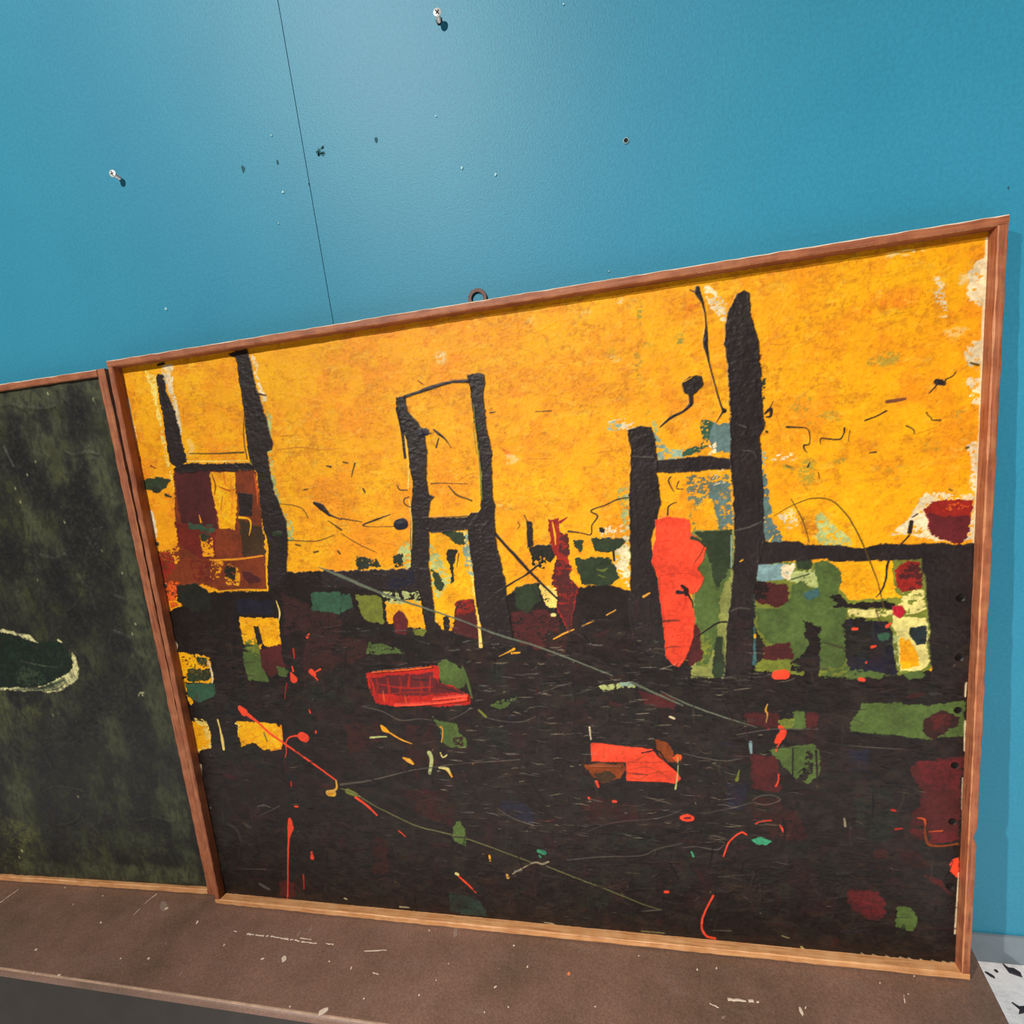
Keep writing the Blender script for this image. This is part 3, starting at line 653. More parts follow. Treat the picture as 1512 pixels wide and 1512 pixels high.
P Md 3 0.15 1.5 0.05 1 -|1009,162.5 1039.1,152.1 1052.1,130.9 1022.1,138
P Md 3 0.15 1.5 0.05 1 -|297,127.8 315.6,125.1 310.7,61.6 283.9,63.3
P Md 3 0.15 1.5 0.05 1 -|203.9,523.4 248,497.8 290.1,486.1 265.6,469.7 195.9,457.4
P Md 3 0.15 1.5 0.05 1 -|596.2,454.7 620.1,451 615,422.6 587,416.6
P Md 3 0.15 1.5 0.05 1 -|856.7,204.5 897.3,206.7 913.1,162.3 864.3,165.5
P Kg 3 0.2 1.5 0.05 1 -|494.4,316 527.1,313.1 520.5,278.4 500.9,281.4
P Kg 3 0.2 1.5 0.05 1 -|962.4,235.2 1005,243.3 1013.5,188 970.6,182.2
P Kg 3 0.2 1.5 0.05 1 -|661.7,159.1 719.8,159.4 716,141.8 660,130.7
P Kg 3 0.2 1.5 0.05 1 -|625.4,84.7 654.3,87.1 647.7,31.4 622.4,40.1
P Kg 3 0.2 1.5 0.05 1 -|182.3,359.3 235,374 270.3,359.6 238.4,348.6
P Kg 3 0.2 1.5 0.05 1 -|510.9,414.4 533,410.8 527,380.5 507.9,384.6
P Kg 3 0.2 1.5 0.05 1 -|975.7,188.8 1008.6,184.6 1006.4,168.7 981,166.9
P Kg 3 0.2 1.5 0.05 1 -|278.1,381.1 299.2,374 294.9,345.3 271.4,337.9
P N 2 0.1 1 0.06 1 -|959.4,293.4 981.9,291 979.8,260.6 957.1,262.8
P N 2 0.1 1 0.06 1 -|503,199.9 549.2,195.1 550.1,166.4 507,171.1
P N 2 0.1 1 0.06 1 -|125.3,516 190.1,510.1 184.1,487.7 124.3,491.3
P N 2 0.1 1 0.06 1 -|813.2,241.4 838.1,239.2 837.4,203.4 815,202.2
P N 2 0.1 1 0.06 1 -|840.3,477.8 853.2,474.4 852.6,442.6 826.5,446.1
P BR 1.5 0 0.4 0.08 1 -|56.5,718.7 194.1,703.4 185.6,609.1 181.8,527.8 103.9,528.2 70.5,541.2 -3.9,513.6 -5.2,571.5 -3.6,596.3 39.2,602.6 43.2,638.7
P Kd 1.2 0 0 0.1 1 -|846.6,532.9 856.8,532.4 854.4,392.3 843.8,392.4
P OG 1.5 0 0.4 0.05 1 -|853.2,532.6 933.6,531.2 1035.7,528.5 1047,402.2 1035.3,391.1 953.8,385.9 851.3,395.3
P Yp 1.5 0 0.4 0.04 1 -|446.6,595.8 497.8,595.7 498.6,482.9 434.6,468.5
P M 1.5 0.05 0.4 0.1 1 -|57.3,718.7 116.5,711.8 116.8,667.2 113.3,622.1 52.8,636.4 52.8,672.1
P Y 1.5 0.08 0.4 0.12 1 -|117.4,706.8 158.6,703.2 156.7,670.8 144.1,621.1 115.2,622 117.4,660.5 114.5,684
L BR 0.1 0.8 -|1.4 3.2 1.1|120.5,703.3 122.8,686.6 118.2,673.8
L OR 0.1 0.7 -|2.8 1.4|139.6,703.2 139.8,685.2
L R 0.1 0.7 -|1.1 2.5 1.1|126.6,686.3 142.2,678.5 153.8,679.2
L O 0.1 0.8 -|3.5 4.9 2.1|149.9,697.5 147.1,664.9 138.7,632.2
L BR 0.1 0.6 -|1.8 1.1|130.8,669.5 124.9,649.9
P BR 1.5 0.1 0.4 0.1 1 -|158.9,704.8 193.8,701.8 191.7,661.5 187.5,609 151.5,609.5 152,651.3
L OR 0.1 0.8 -|1.7 3.1 1.4|190.3,697.3 190.3,677.9 187.5,655.3
P K 1.2 0 0 0.25 1 -|158.4,673.9 182.6,668.7 175.2,639.7 153.7,640.6
P Rb 1.5 0.08 0.4 0.1 1 -|41.2,638.9 113.5,623.1 108.8,581.3 78.6,579.5 51.1,582.7 40.3,607.8
P BR 1.5 0.05 0.4 0.1 1 -|109.7,623.4 150.1,618.1 144.8,579.4 98.3,578.4
P BO 1.8 0.08 0.4 0.12 1 -|154,637.9 189.3,618.8 187,580.5 147.5,579.2
P O 1.6 0.3 0.5 0.1 1 -|80.4,615.7 102,610.9 97.9,581.9 79.6,583.9
P BR 2 0.05 0.5 0.1 1 -|-0.3,592.5 43.2,602.4 78.3,577.7 181.2,575.7 182.2,529.5 103.9,528.2 70.9,543 -3.9,513.6 -3.1,571.4
P O 2 0.3 0.6 0.08 1 -|-4.4,601.6 40.8,600.8 33,574.8 5.5,581.6 -5.2,589.3
P R 2.5 0.4 0.8 0.1 1 -|-3.6,596.3 24.3,591.2 26.9,566.3 -1.8,549.8 -4.4,575
P Rb 3 0.4 0.8 0.1 1 -|55.1,582.5 89.4,573.7 95.5,545.4 55.5,547.2
P O 2 0.55 0.6 0.08 1 -|94.8,580.3 113.6,575.9 99.4,545.2 85,552.9
P OR 2 0.5 0.6 0.1 1 -|-2.7,546.2 27,548.5 35.5,512.2 0.7,506.1
P Ob 2 0.5 0.6 0.08 1 -|120.7,572.1 138.7,564.2 133.3,536.8 109.8,537.8
P M 1.6 0.1 0.3 0.35 1 -|143.8,560.5 170.5,548.9 172.4,538.5 152.6,535.9 143,546.8
P Kg 1.6 0 0 0.4 1 -|23,539.7 58.8,543.5 81.5,526.6 76.3,501.8 41,499.3 17.8,516.4
P TG 1.2 0.2 0.2 0.25 1 -|62.7,635.7 78.1,632.9 107,629.3 107.2,620.8 90.5,616.8 80.6,625.9 64.8,627
P DG 1 0.1 0 0.3 1 -|83.1,618.9 99.9,614.5 90.3,606.5 80.9,608.8
P Kg 2 0.3 0.4 0.15 1 -|116.1,568.8 132.9,564.5 126.9,544 112.6,551.6
L Yb 0.3 1 -|3.6 2.8 2.8 1.1|153.2,637.9 167.9,635.2 170.8,626.7 165,610.4
L O 0.3 1 -|1.9 3 1.9|90.3,577.8 137.2,576.4 181.9,579.1
L Yb 0.35 1 -|1.8 3.2|184.4,561.9 180.2,527.1
L Yb 0.35 1 -|2.9 2.2 1.5|180.2,527.1 139.7,529.5 92.1,529
L Yp 0.3 1 -|1.5 2.9 1.1|192,510.1 194.5,492.6 190.1,478.7
L O 0.1 1 -|1.5 2.9|85.7,646 86.7,635.8
P Y 1.5 0.06 0.3 0.12 1 -|123.5,487 189.2,484 188.2,446.9 182.8,427.4 156.6,444 145.3,415.2 126.8,422.7 122,459.1
P G 2 0.1 0.4 0.12 1 -|125.8,448.2 150.1,440.5 152.5,411.5 156.8,381.4 119.7,385.9 117.4,415.5
P M 1.8 0.08 0.4 0.15 1 -|148.7,433.3 185.7,443.4 188.9,407.5 160.3,389.5 147.9,407.9
P OG 2 0.35 0.5 0.1 1 -|125.8,448.2 153.4,458.4 146.7,422.4 128.2,430
P K 0.8 0 0 0.35 1 -|145.2,472.9 154,471.9 156.6,444 147.3,442.3
P G 1 0.1 0.2 0.2 1 -|174,411.2 193.4,400.2 187.6,389.3 174.7,393.1
P Y 2 0.12 0.3 0.08 1 -|-3.3,432 37.9,427.6 57.9,423.6 55.3,381.6 23.8,381.7 -6,381.8
P DG 2 0.15 0.3 0.15 1 -|12,405.3 54,405 52.9,390 19.6,381.7 7.8,386.3
P DG 2 0.2 0.3 0.12 1 -|33,423.9 53.4,421.8 48.5,408.8 34.7,412.7
L C 0.03 1 -|4.8 7.2 3.2|-9.3,458.3 -0.4,445 -6.3,428.2
L C 0.1 1 -|1.6 4 2.4|53,419.9 56.6,397.5 53.3,381.6
P Y 1.6 0.2 0.3 0.05 1 -|-10.3,381.8 6.8,381.8 1.8,358.7 12.9,351 7,343.2 -3.8,362.5
P TG 2 0.1 0.4 0.15 1 -|2.1,379.9 55.3,381.6 54.8,358.9 20.6,347.2 6,358.7
P Y 1.6 0.06 0.2 0.1 1 -|-2.2,315 24.9,317 33.4,296.8 26.1,268.2 -6.1,259.3 -7.3,288
P Yp 1.8 0.35 0.3 0.1 1 -|1.8,319.8 23.4,320.1 32.9,304.6 27.6,269 -2.4,260.2 3.7,268.4 19.8,272.8 20,304.4
P Y 1.3 0.04 0 0.12 1 yellow_patch|85.8,317 155.3,314.3 164,304.9 158.1,272.4 125.7,267.7 112,282.1 86.6,274.5 82.4,295.8
L Yp 0.1 1 -|3.3 2.5 5.7 4.1|50.6,318.5 52,304.9 52.3,285.4 51.6,267.7
L Yp 0.1 1 -|3.2 2 1.2|83,313.2 88.5,309.4 84.1,297.7
L G 0.2 1 -|2|131.5,298.6 134.7,283.4
L O 0.2 1 -|3.1 2.4 1.6|163.8,310.6 158.8,276.3 138,268
L C 0.03 1 -|1.7 1.2|-5.6,345.1 0.1,311.9
L C 0.03 1 -|5.1 2.1|0.7,238.2 -4.5,199.4
L C 0.03 1 -|1.3 1.3 1.3|-0.9,174.8 -6.7,73.5 -6.2,-0.3
P Y 1.6 0.03 0.3 0.08 1 -|446.6,595.2 491.4,594.5 493.8,558.9 497.7,505.3 498.6,482.9 477.7,499.6 461.5,471.1 438.3,471.7 437.1,517.3
P PG 2 0.3 0.5 0.08 1 -|443.9,586.7 459.2,551.3 468,528.7 445.5,504 437.5,520.5
P BG 2 0.3 0.5 0.08 1 -|488.1,593.2 502.2,592.3 498.9,532.1 488.4,543.6
P DG 2 0.1 0.3 0.15 1 -|459.8,597.5 492.9,594.4 493.2,576 477.1,580.9
P Kg 1.6 0.06 0.3 0.12 1 -|466.8,574.4 479.8,570.6 476.4,559.8 470.6,528.6 466.6,522.4 468.2,547.7 463.9,560.5
L DO 0.1 1 -|1.9 0.9|481.8,565.8 477.2,547.3
P DG 2 0.08 0.4 0.12 1 -|439.2,547.6 449.8,540.7 457.6,522.8 449.9,513.5 441.7,521.9
P Y 1.6 0.06 0.3 0.1 1 -|364.2,503.8 418.8,503.4 420.9,460.6 365.1,472.1
P OG 1.8 0.1 0.3 0.15 1 -|320.4,515.4 361.7,510.5 359.8,466.5 328.9,477.5
P PG 2 0.4 0.4 0.1 1 -|362.6,517 420.2,514.7 414.8,498.7 367.2,500.4
P M 1.8 0.08 0.3 0.15 1 -|470.6,499.9 498,502.1 498.2,442.4 459.1,456.4
P R 2 0.3 0.5 0.15 1 -|471.3,499.9 495.6,500.6 495.3,483 470.4,477.3
P Y 2 0.2 0.4 0.08 1 -|439,491.3 468,500 464.7,471 437.9,468.4
P K 1.5 0.1 0.2 0.2 1 -|450.9,479.5 459.1,479.3 455.6,454.8 448,455
P G 2 0.15 0.5 0.15 1 -|331.2,444.1 375.5,433.1 388.2,424.4 324.9,425.3
P OG 1.5 0.2 0.3 0.1 1 -|401.8,462.8 421.7,459 418.8,449 402.2,452.8
P G 0.7 0 0.1 0.3 1 green_patch|434.2,411.3 446.7,415.1 458.2,410 469.1,399.8 471.9,389.7 470.4,375.6 453.7,370.5 436.1,375.6 431.6,389.9
L G 0.3 1 -|3 5 3|469.6,404.8 474.3,383.7 478.5,358.3
L Yp 0.1 1 -|1.6 2.5 5.7|499,517.9 500.2,482.8 499.3,434.2
P TG 1.5 0.05 0.3 0.15 1 -|299.1,516.2 313.3,515.7 313.8,495.5 294.9,489.4
P TG 1.6 0.04 0.3 0.15 1 green_patch|251.7,519.8 299.6,519.6 294.7,487.7 247.3,493.7
P DGd 2.5 0.15 0.3 0.15 1 -|330.4,570.9 359.2,566.1 367.5,552.1 329.4,552.1
P DGd 2 0.15 0.3 0.15 1 -|386.7,567.9 400.5,570.3 400.5,550.1 386.1,550.9
P K 1 0 0 0.35 1 -|578,605.4 585.8,602.5 585.2,570.6 578.4,568.9 576.8,584.6
P Kg 1.6 0.05 0.1 0.3 1 -|577,569.6 611.4,570.5 613.9,556.9 606.7,548.3 592.4,556.6 582.5,546.5
P Kg 2 0.35 0.3 0.15 1 -|581.6,552.7 601.3,556.1 597.1,541.2 582.2,542
P R 1.6 0.06 0.2 0.25 1 red_post|605.8,603.5 620,605.4 621.3,584.8 630.7,581.2 630.5,542.6 640,512 623.1,450.9 609,482.5 604.9,525.7 613.5,552.5 608.7,573.7
P M 2 0.15 0.5 0.1 1 -|612.9,552.5 629.9,542.6 638,512.1 623.4,454 610.7,485.5 604.6,522.6
P M 2 0.2 0.4 0.1 1 -|621.3,584.8 630.7,581.2 630.5,551.6 618,561.2
L Yb 0.1 1 -|1.2 2.6 0.9|612.3,600.1 614,585.2 614.3,570.4
L R 0.2 1 -|4.1 1.2|622.4,599.4 631.6,604.6
P DG 1.6 0.05 0 0.3 1 -|659.8,576.5 697.9,574.7 703.6,568 685.6,556.8 663,559.3
P DG 2 0.06 0.2 0.25 1 -|639.2,550.5 682.3,549.4 695,524.5 677.2,512.8 645.4,514.2 638.4,539.2
P DG 1.6 0.1 0.2 0.2 1 -|637.4,573.4 651.1,574.7 646.2,558.1 640.2,564.4
L OG 0.1 0.8 -|1.2 2.9 1.2|664.2,534.9 672.7,533 678.6,535.7
L OG 0.1 0.7 -|2.3 1.5|666.6,527.3 675,524
P Kg 1.5 0.1 0.2 0.2 1 -|670.7,590.3 677.5,587 675.8,581.3 670.3,584.5
L Kg 0.2 1 -|2.9|687,557.3 687.7,545.5
P DG 1.8 0.05 0.2 0.25 1 -|554,517.1 586.2,517.9 588,495.6 567.5,479.1 555.3,487.4
P Yp 1.8 0.12 0.3 0.1 1 -|587.9,520.3 611.4,513.2 609.1,484 594.2,486.1
P Yb 1.6 0.1 0.3 0.08 1 -|629.7,539.6 640.5,527.1 644,514.8 631.3,521.4
P OG 2 0.2 0.5 0.1 1 -|728.5,493.5 738,490.1 739.3,457.2 729.8,463.5
L Yp 0.1 1 -|2.3 4.1|705.6,485.3 709,470.1
P GG 1.5 0 0.3 0.06 1 -|782.8,577.3 830.8,574.2 831,529.5 825.8,472.4 819.6,386.5 775.9,386.7 779.1,473.9
P G 1.6 0.05 0.3 0.15 1 green_patch|794.3,568.2 827.5,574.4 827.9,529.7 813.1,493.2 809.1,443.6 795.6,400.3 782.1,403.5 781.8,473.8 786.5,531.8
P DG 2 0.08 0.5 0.15 1 -|785.3,574.9 827.5,575 827.2,529.7 809.4,502 805,530.8 798,559.5
P DG 2 0.1 0.4 0.12 1 -|805,440.7 815.8,443.4 814.2,386.5 800.7,386.6
P OG 2 0.35 0.5 0.1 1 -|788.9,444 802.2,437.8 795.7,401.8 786.1,401.9
P M 2 0.1 0.4 0.15 1 -|773.1,459.3 786.6,456 790.6,414 776.5,402 768.7,414.3
L GG 0.1 0.6 -|3.8 2.2 3.8|824.1,512.8 819.2,472.7 815.1,419.6
L BG 0.1 1 -|1.6|828.1,568.8 827.2,529.7
P Y 1.6 0.04 0.3 0.1 1 -|933.6,531.2 1002,530.3 1006.2,492.5 1015.6,484.1 957.9,483.5 948.2,496.3 945.6,521
P Bl 1.5 0.05 0.2 0.15 1 -|856.8,532.4 881.9,530.3 899.3,526.1 896.8,513.7 856.4,509.1
P C 1.6 0.25 0.2 0.15 1 -|881.9,527 899.4,530.2 898.1,520.6 893,509.2 884.3,515.7
P M 1.5 0.04 0.2 0.2 1 -|853.3,508.7 889.7,507.1 892,483.9 878.8,475.9 852.9,485.4
P Kd 2 0.4 0.6 0.15 1 -|853.3,508.7 869.1,507.4 867.5,488.2 852.9,485.9
P PG 2 0.15 0.4 0.1 1 -|896.8,520.7 923.9,522.1 928.8,491.5 904.1,486.9 893,504.2
P C 1.6 0.35 0.3 0.1 1 -|894.1,492.9 904.1,492.5 904,478.4 896.5,477.3
P G 1.6 0.03 0.2 0.18 1 green_patch|852.7,477.3 878.8,475 892.8,484.5 894.2,506.9 909.1,509 914,500.5 923.9,500.1 919,530 931.1,531.3 945.6,521 948.6,510 945.8,493.6 955.5,479.4 954.5,451.5 954.1,406.1 946.3,397.5 923.8,397.1 898.5,392 891.1,430.1 868,430.6 855.4,451.2
P Kd 2 0.05 0.3 0.15 1 -|852.3,454.2 865.4,427.7 859.9,410.1 851.4,401.3
P M 1.8 0.04 0.3 0.2 1 -|862.8,427.7 893.7,433.6 896.6,411.1 859.9,409.5
P Kd 2 0.08 0.3 0.2 1 -|906.4,461.4 926.3,449.4 926.8,388.9 908.6,386.1 904.9,412.5 912.6,429.7
P Kd 3 0.3 0.5 0.15 1 -|893.5,406.8 908.8,418.2 908.7,391.9 893.4,395
P DG 1.2 0 0 0.45 1 -|898.1,534.4 910.5,540.6 917.8,531.2 914.6,522.6 901.8,522.7
P TB 1 0 0 0.35 1 -|906.1,491.9 923.9,499.5 924.6,488.9 914,483.7
L DG 0.2 1 -|1.3|894.3,511.1 914.1,517.1
P Kd 1.6 0.03 0.1 0.25 1 -|936.1,488.5 948.2,492.1 956.7,479.4 995.9,481.3 1005.3,477.6 1002,469.6 972.4,472.7 958,475.2 937.4,473.1 945.8,479.8
P R 1.6 0.05 0.2 0.2 1 red_patch|1004.5,518.1 1013.5,527 1029.5,525.4 1033,492.8 1012,491.5 1006,502
P M 2.5 0.35 0.6 0.1 1 -|1009.2,515.2 1015.9,522.9 1030.7,519.5 1032.1,493.4 1013.1,493.6
P PY 1.8 0.15 0.1 0.1 1 -|1013.1,491.5 1034.9,492.2 1037.3,469.8 1026.4,464.7 1016,465 958.1,459.9 955.6,473.9 972.4,470 1005.5,469.4
P PY 1.8 0.08 0.1 0.1 1 -|1000.9,465.5 1038.5,458.9 1043.1,402.3 1032.9,392.6 1011.2,395.5 1007.2,439.1
P N 1.5 0.02 0.2 0.25 1 -|952.8,459.4 997.5,456.5 1003.6,441.9 1009.9,389.9 958.7,387.3 953.1,411.8
P Kd 3 0.25 1 0.15 1 -|952.8,459.4 984.5,457.7 980.1,431.3 953.6,411.8
P Kg 3 0.4 1 0.1 1 -|960.8,428.8 984.8,434 982.7,411.4 960.9,411.7
P Y 1.4 0.03 0.1 0.12 1 -|1009.6,436.2 1021.4,431.8 1030.5,415 1030.9,399.6 1012.1,396.4
P DB 1.3 0.02 0 0.2 1 -|1020.6,448.4 1038.8,450.7 1039.4,427.3 1029.8,424.2 1023,433.2
P TG 1 0.05 0.1 0.3 1 -|988.3,439.5 1001.3,443.4 999.1,433.7 989.6,431.1
P G 1.2 0.05 0.1 0.3 1 -|1013.6,392.7 1035.2,394.5 1038.2,385.5 1021.4,382.1
P G 2 0.2 0.3 0.12 1 -|923.8,394.8 953.7,400.3 997.5,391.4 995.2,385.7 933.9,386
P PG 1 0.2 0.1 0.08 1 -|1003.6,441.9 1009.6,439 1011.6,399.8 1008.1,397
P TB 1.6 0.06 0.3 0.12 1 -|848.7,457.2 852.8,454.2 854.6,407.2 851.9,401.3 846.2,407.3
L TB 0.1 0.6 -|1.6 2.4 1.3|851.7,504.5 851.8,483.1 850.9,460.1
P R 1.3 0.02 0.1 0.25 1 red_patch|1033,586.4 1040.5,596 1080.5,593.9 1078.2,576 1075.5,555.9 1069.4,543 1051.1,549.7 1039.8,557.7 1035.4,571.3
P Mr 2 0.1 0.4 0.12 1 -|1034.2,581.7 1052.5,575.3 1076.4,576.1 1075.5,555.9 1069.4,543.5 1051.1,550.2 1039.8,558.2 1036.1,571.3
P OR 2 0.6 0.5 0.1 1 -|1045.5,588.5 1076,588.7 1075.1,582.5 1056.8,580.1
P K 1.2 0 0 0.5 1 black_column|1031.6,529.5 1051.6,535.4 1081.6,544 1082.6,516.9 1083.5,379.2 1044.9,379.2 1041.4,438.3 1036.7,492.6 1032.3,519.4
P K 1.3 0 0 0.5 1 black_beam|857.2,558.8 902,557.4 909.3,552.9 947.9,549.3 971.5,545.3 987.8,548.3 1017.6,546.5 1049,547.3 1062.4,543.9 1080.5,543.3 1081.1,527.3 1031.7,527.9 995,529.3 936,530.5 933.6,534.7 856.7,531.6
P K 1.2 0.02 0 0.4 1 black_beam|56.3,718.1 82,723.1 186.8,713.6 194.1,703.4 106.2,708.8 63.2,709.9
P K 1.5 0.02 0 0.5 1 black_beam|274.4,553.4 304.5,551 407.7,548.2 412,550.5 438,546 432,529.7 413.8,517.6 300.5,525.6 270.4,529.2
P N 2 0.2 0.5 0.3 1 -|379.9,542.4 424.2,546.7 422.2,530.8 383.6,519.5 370.8,526.6
L DO 0.25 1 -|1.4 2.1 2.8|88.8,736.5 134.2,732.3 178.7,729.7
L DO 0.3 1 -|1 1.7 2|192.1,788.6 183.1,752.1 182.5,720.4
L OG 0.15 1 -|2.7 3.4|191.5,757.5 187.5,713.5
L Yp 0.15 1 -|1.4 2.1 1.4|78.8,726.6 131.9,721.2 183.8,717.7
P K 1.4 0.02 0 0.5 1 black_bar|58.9,854.1 68.5,850.4 70.7,821.1 77.2,798.1 80.4,768.9 81.2,746.1 83.1,724.6 64.7,716.4 53.3,727.3 53.2,761.8 55.5,794 55.8,829.2
P K 1.2 0 0 0.6 1 black_bar|191.3,867.9 210.9,866.8 213.6,844 215.6,816.6 221,788.5 224.8,760.3 228.6,738.1 224.5,729.1 216.8,726.7 216.3,704.6 217.7,672.4 224,646 229.6,626.1 226.3,593.3 217,555.2 206.9,540.4 181.5,526.1 186.6,561.8 194.3,595.2 189.9,622.1 191.7,661.5 195.3,700 191,706.8 188,719.9 186.7,742.2 191,788.7 190.8,828.7
P K 0.8 0 0 0.2 1 -|179.9,864.9 194.6,866 194.3,855.5 186.1,859.6
P K 1.1 0 0 0.7 1 black_bar|418.3,778.2 432.7,778.5 433.3,759.1 445.6,743.3 452.8,725 453.1,701.4 449.5,672 449.7,647.8 457.3,644.2 449.2,638.1 444.4,617.6 442.3,586.8 437.7,549.2 437.8,517.3 437.4,458.6 424.1,451.6 421.9,501.7 415.5,531.1 411.3,550.6 419.3,625.6 428.8,661.6 427.1,685.9 426.9,721.7 421.2,740 419.5,763.5
L K 0.4 1 -|6.1 4.2 3.6|419.5,763.5 422,734 421.5,699.9
L Yp 0.2 1 -|1.2 1.5 2.1|425.1,727.8 424.8,686.1 420.7,659.2
L Yp 0.2 1 -|1.6 1.9 0.9|420,644 420,613.1 415.2,575.8
P K 1.1 0 0 0.7 1 black_bar|518.7,794.6 531.3,795.3 541.5,791.3 541.6,780.8 537.6,770.1 537.8,727.9 541.7,701.8 538.9,673.1 536.9,638 539.1,628.9 535,587.2 538.2,556.5 543,525.4 542.8,487.8 545.9,439.9 506.3,433.5 503.9,456.9 499.9,489.2 498.8,546.2 498.1,598.7 518,624.5 524.4,665.6 523.8,709.3 520.8,752.4 520.5,777.7
L OG 0.5 1 -|1.2 1.4 2.6 2.9|522.9,757.8 523.2,717.9 523.5,677.4 521.4,636.2
L OG 0.5 1 -|0.9 1.2|519.9,735.4 520.8,695.1
P K 1.1 0 0 0.7 1 black_beam|435.6,617.6 499.9,615.3 505.2,621 514.3,618.8 526.8,604.4 516.4,593.9 498.1,598.1 446.6,595.2 437.6,602
L DO 0.6 1 -|0.9 1.3|439.5,617.4 500,615.9
P K 1.3 0 0 0.6 1 black_bar|712.1,705.8 727,710.1 740.1,705.6 745.3,693 745,657.7 746.9,613.4 743.5,596.8 734,569 737.3,534.2 743,489.9 748.4,408.4 706.9,429.9 702.2,476.4 706.9,535.7 710.2,621.8 714.8,682.4
P K 1 0 0 0.5 1 black_beam|744.1,667.4 773.2,666.3 800.4,667 830.6,661 831.8,647.4 812.1,649.1 774.9,649.1 744.2,651.8
P K 1.2 0 0 0.55 1 black_bar|826.9,809.2 830.2,824.9 840.8,843.7 848,846.9 855,842.3 854.6,822.8 859.9,798.8 862.5,788.9 864.9,758.9 865.8,726.5 868.3,698 862.2,683.1 863.3,655.7 865,623.8 864.5,594.1 865.6,561.3 858.2,528.4 851.3,486.3 850,413.8 846.2,377.9 814,378 819,443.6 826.7,501.8 831.2,557.5 831.7,612.7 829.2,666.7 830.5,718.2 828.8,767.2 826.5,793.7
L GRd 0.5 1 -|1.1|715.7,674.1 742.4,670.3
L GR 0.6 0.7 -|0.5 1.1 0.5|832.1,574.1 850,578.5 862.6,583.1
P CO 1 0 0 0.7 1 bright_red_patch|739.9,594.5 754.5,596.9 772.8,593.1 780.6,590.9 781.6,574 791.6,565.8 799.2,556.1 795.6,541.8 788,529.4 795.6,517 786.2,499.2 776.4,496.9 782,473.8 781.1,447.2 771.7,414.8 761.2,400.3 753,404 745,415.2 744.1,451.7 741.5,487.6 739,523.1 734.1,540.8 735.8,559.7 739.6,570.7
P CO 0.6 0 0 0.5 1 bright_red_patch|640.6,293.8 651.7,294 673.2,290.6 700.9,288.3 721.9,285.9 730.2,274.3 742,264.9 752,255.4 757.6,243.7 749.5,236.5 733.8,238.8 719.7,238.2 685.6,237.8 686.2,265 640.6,265.6
P BOr 1.2 0.06 0.3 0.2 1 -|629,259.1 655.2,264 681.6,262.9 684.7,253.9 678.5,241.6 653.3,233.4 641,243.2
P BO 1.2 0.1 0.5 0.1 1 -|643.1,247.3 663.7,252.2 674.2,244.5 662.6,234.8 647.9,235.3
P BOr 1.2 0.06 0.3 0.25 1 -|726.1,300.6 744.9,293.3 749.5,279.8 747.3,267 735.3,271.5 728.7,281.2
P CO 0.6 0 0 0.4 1 -|746.7,273.9 754.7,279.9 760.5,274.3 752.5,267.2
L BOr 0.1 0.8 -|0.8 1.2 0.8|685.5,284.9 681.5,276.9
L BOr 0.1 0.8 -|0.8 1.2 0.8|658.3,284.2 656.7,272.1
L BOr 0.1 0.8 -|0.8 1.3 0.8|640.6,265.6 687.2,266 753.4,268.2
L BOr 0.1 0.8 -|0.8 1.2 0.8|691.1,255.2 713.6,260 730.9,252.6 743.7,243.2
L BOr 0.1 0.8 -|0.8 1.2 0.8|690.4,243.1 703.8,241.6 717.6,250.1 744.2,255.1
L BOr 0.1 0.8 -|0.7 1.2 0.7|721.9,284.9 700.8,269.5
L RB 0.3 0.6 -|0.6 1 0.5|741,566.3 757.3,567 773.2,562.7
L CO 0.3 1 -|5.2 2.6|644.7,234.4 647.4,227.7
L BOr 0.3 1 -|1.6|640.1,258.1 679.8,258.8
P OR 1.5 0.2 0.2 0.2 1 -|748.6,278.1 760.2,280.1 758.3,270.3 749.7,270
L Kd 0.1 1 -|1.2 0.9 1.9 0.9|707.8,280.3 728.6,284.1 739.5,268.1 753.4,253.8
L RB 0.3 0.6 -|0.6 1 0.5|743.1,522.9 763.7,525.4 787.8,522.5
L CO 0.3 1 -|5.2 2.6|644.7,234.4 647.4,227.7
L BOr 0.3 1 -|1.6|640.1,258.1 679.8,258.8
P OR 1.5 0.2 0.2 0.2 1 -|748.6,278.1 760.2,280.1 758.3,270.3 749.7,270
L Kd 0.1 1 -|1.2 0.9 1.9 0.9|707.8,280.3 728.6,284.1 739.5,268.1 753.4,253.8
L RB 0.3 0.6 -|0.6 1 0.5|749.4,478.4 765.7,473.5
L CO 0.3 1 -|5.2 2.6|644.7,234.4 647.4,227.7
L BOr 0.3 1 -|1.6|640.1,258.1 679.8,258.8
P OR 1.5 0.2 0.2 0.2 1 -|748.6,278.1 760.2,280.1 758.3,270.3 749.7,270
L Kd 0.1 1 -|1.2 0.9 1.9 0.9|707.8,280.3 728.6,284.1 739.5,268.1 753.4,253.8
L RB 0.3 0.6 -|0.6 1 0.5|752,442.4 768.7,445.7 776.8,441.9
L CO 0.3 1 -|5.2 2.6|644.7,234.4 647.4,227.7
L BOr 0.3 1 -|1.6|640.1,258.1 679.8,258.8
P OR 1.5 0.2 0.2 0.2 1 -|748.6,278.1 760.2,280.1 758.3,270.3 749.7,270
L Kd 0.1 1 -|1.2 0.9 1.9 0.9|707.8,280.3 728.6,284.1 739.5,268.1 753.4,253.8
L RB 0.3 0.6 -|0.6 1 0.5|749.9,582.8 753.5,574.1
L CO 0.3 1 -|5.2 2.6|644.7,234.4 647.4,227.7
L BOr 0.3 1 -|1.6|640.1,258.1 679.8,258.8
P OR 1.5 0.2 0.2 0.2 1 -|748.6,278.1 760.2,280.1 758.3,270.3 749.7,270
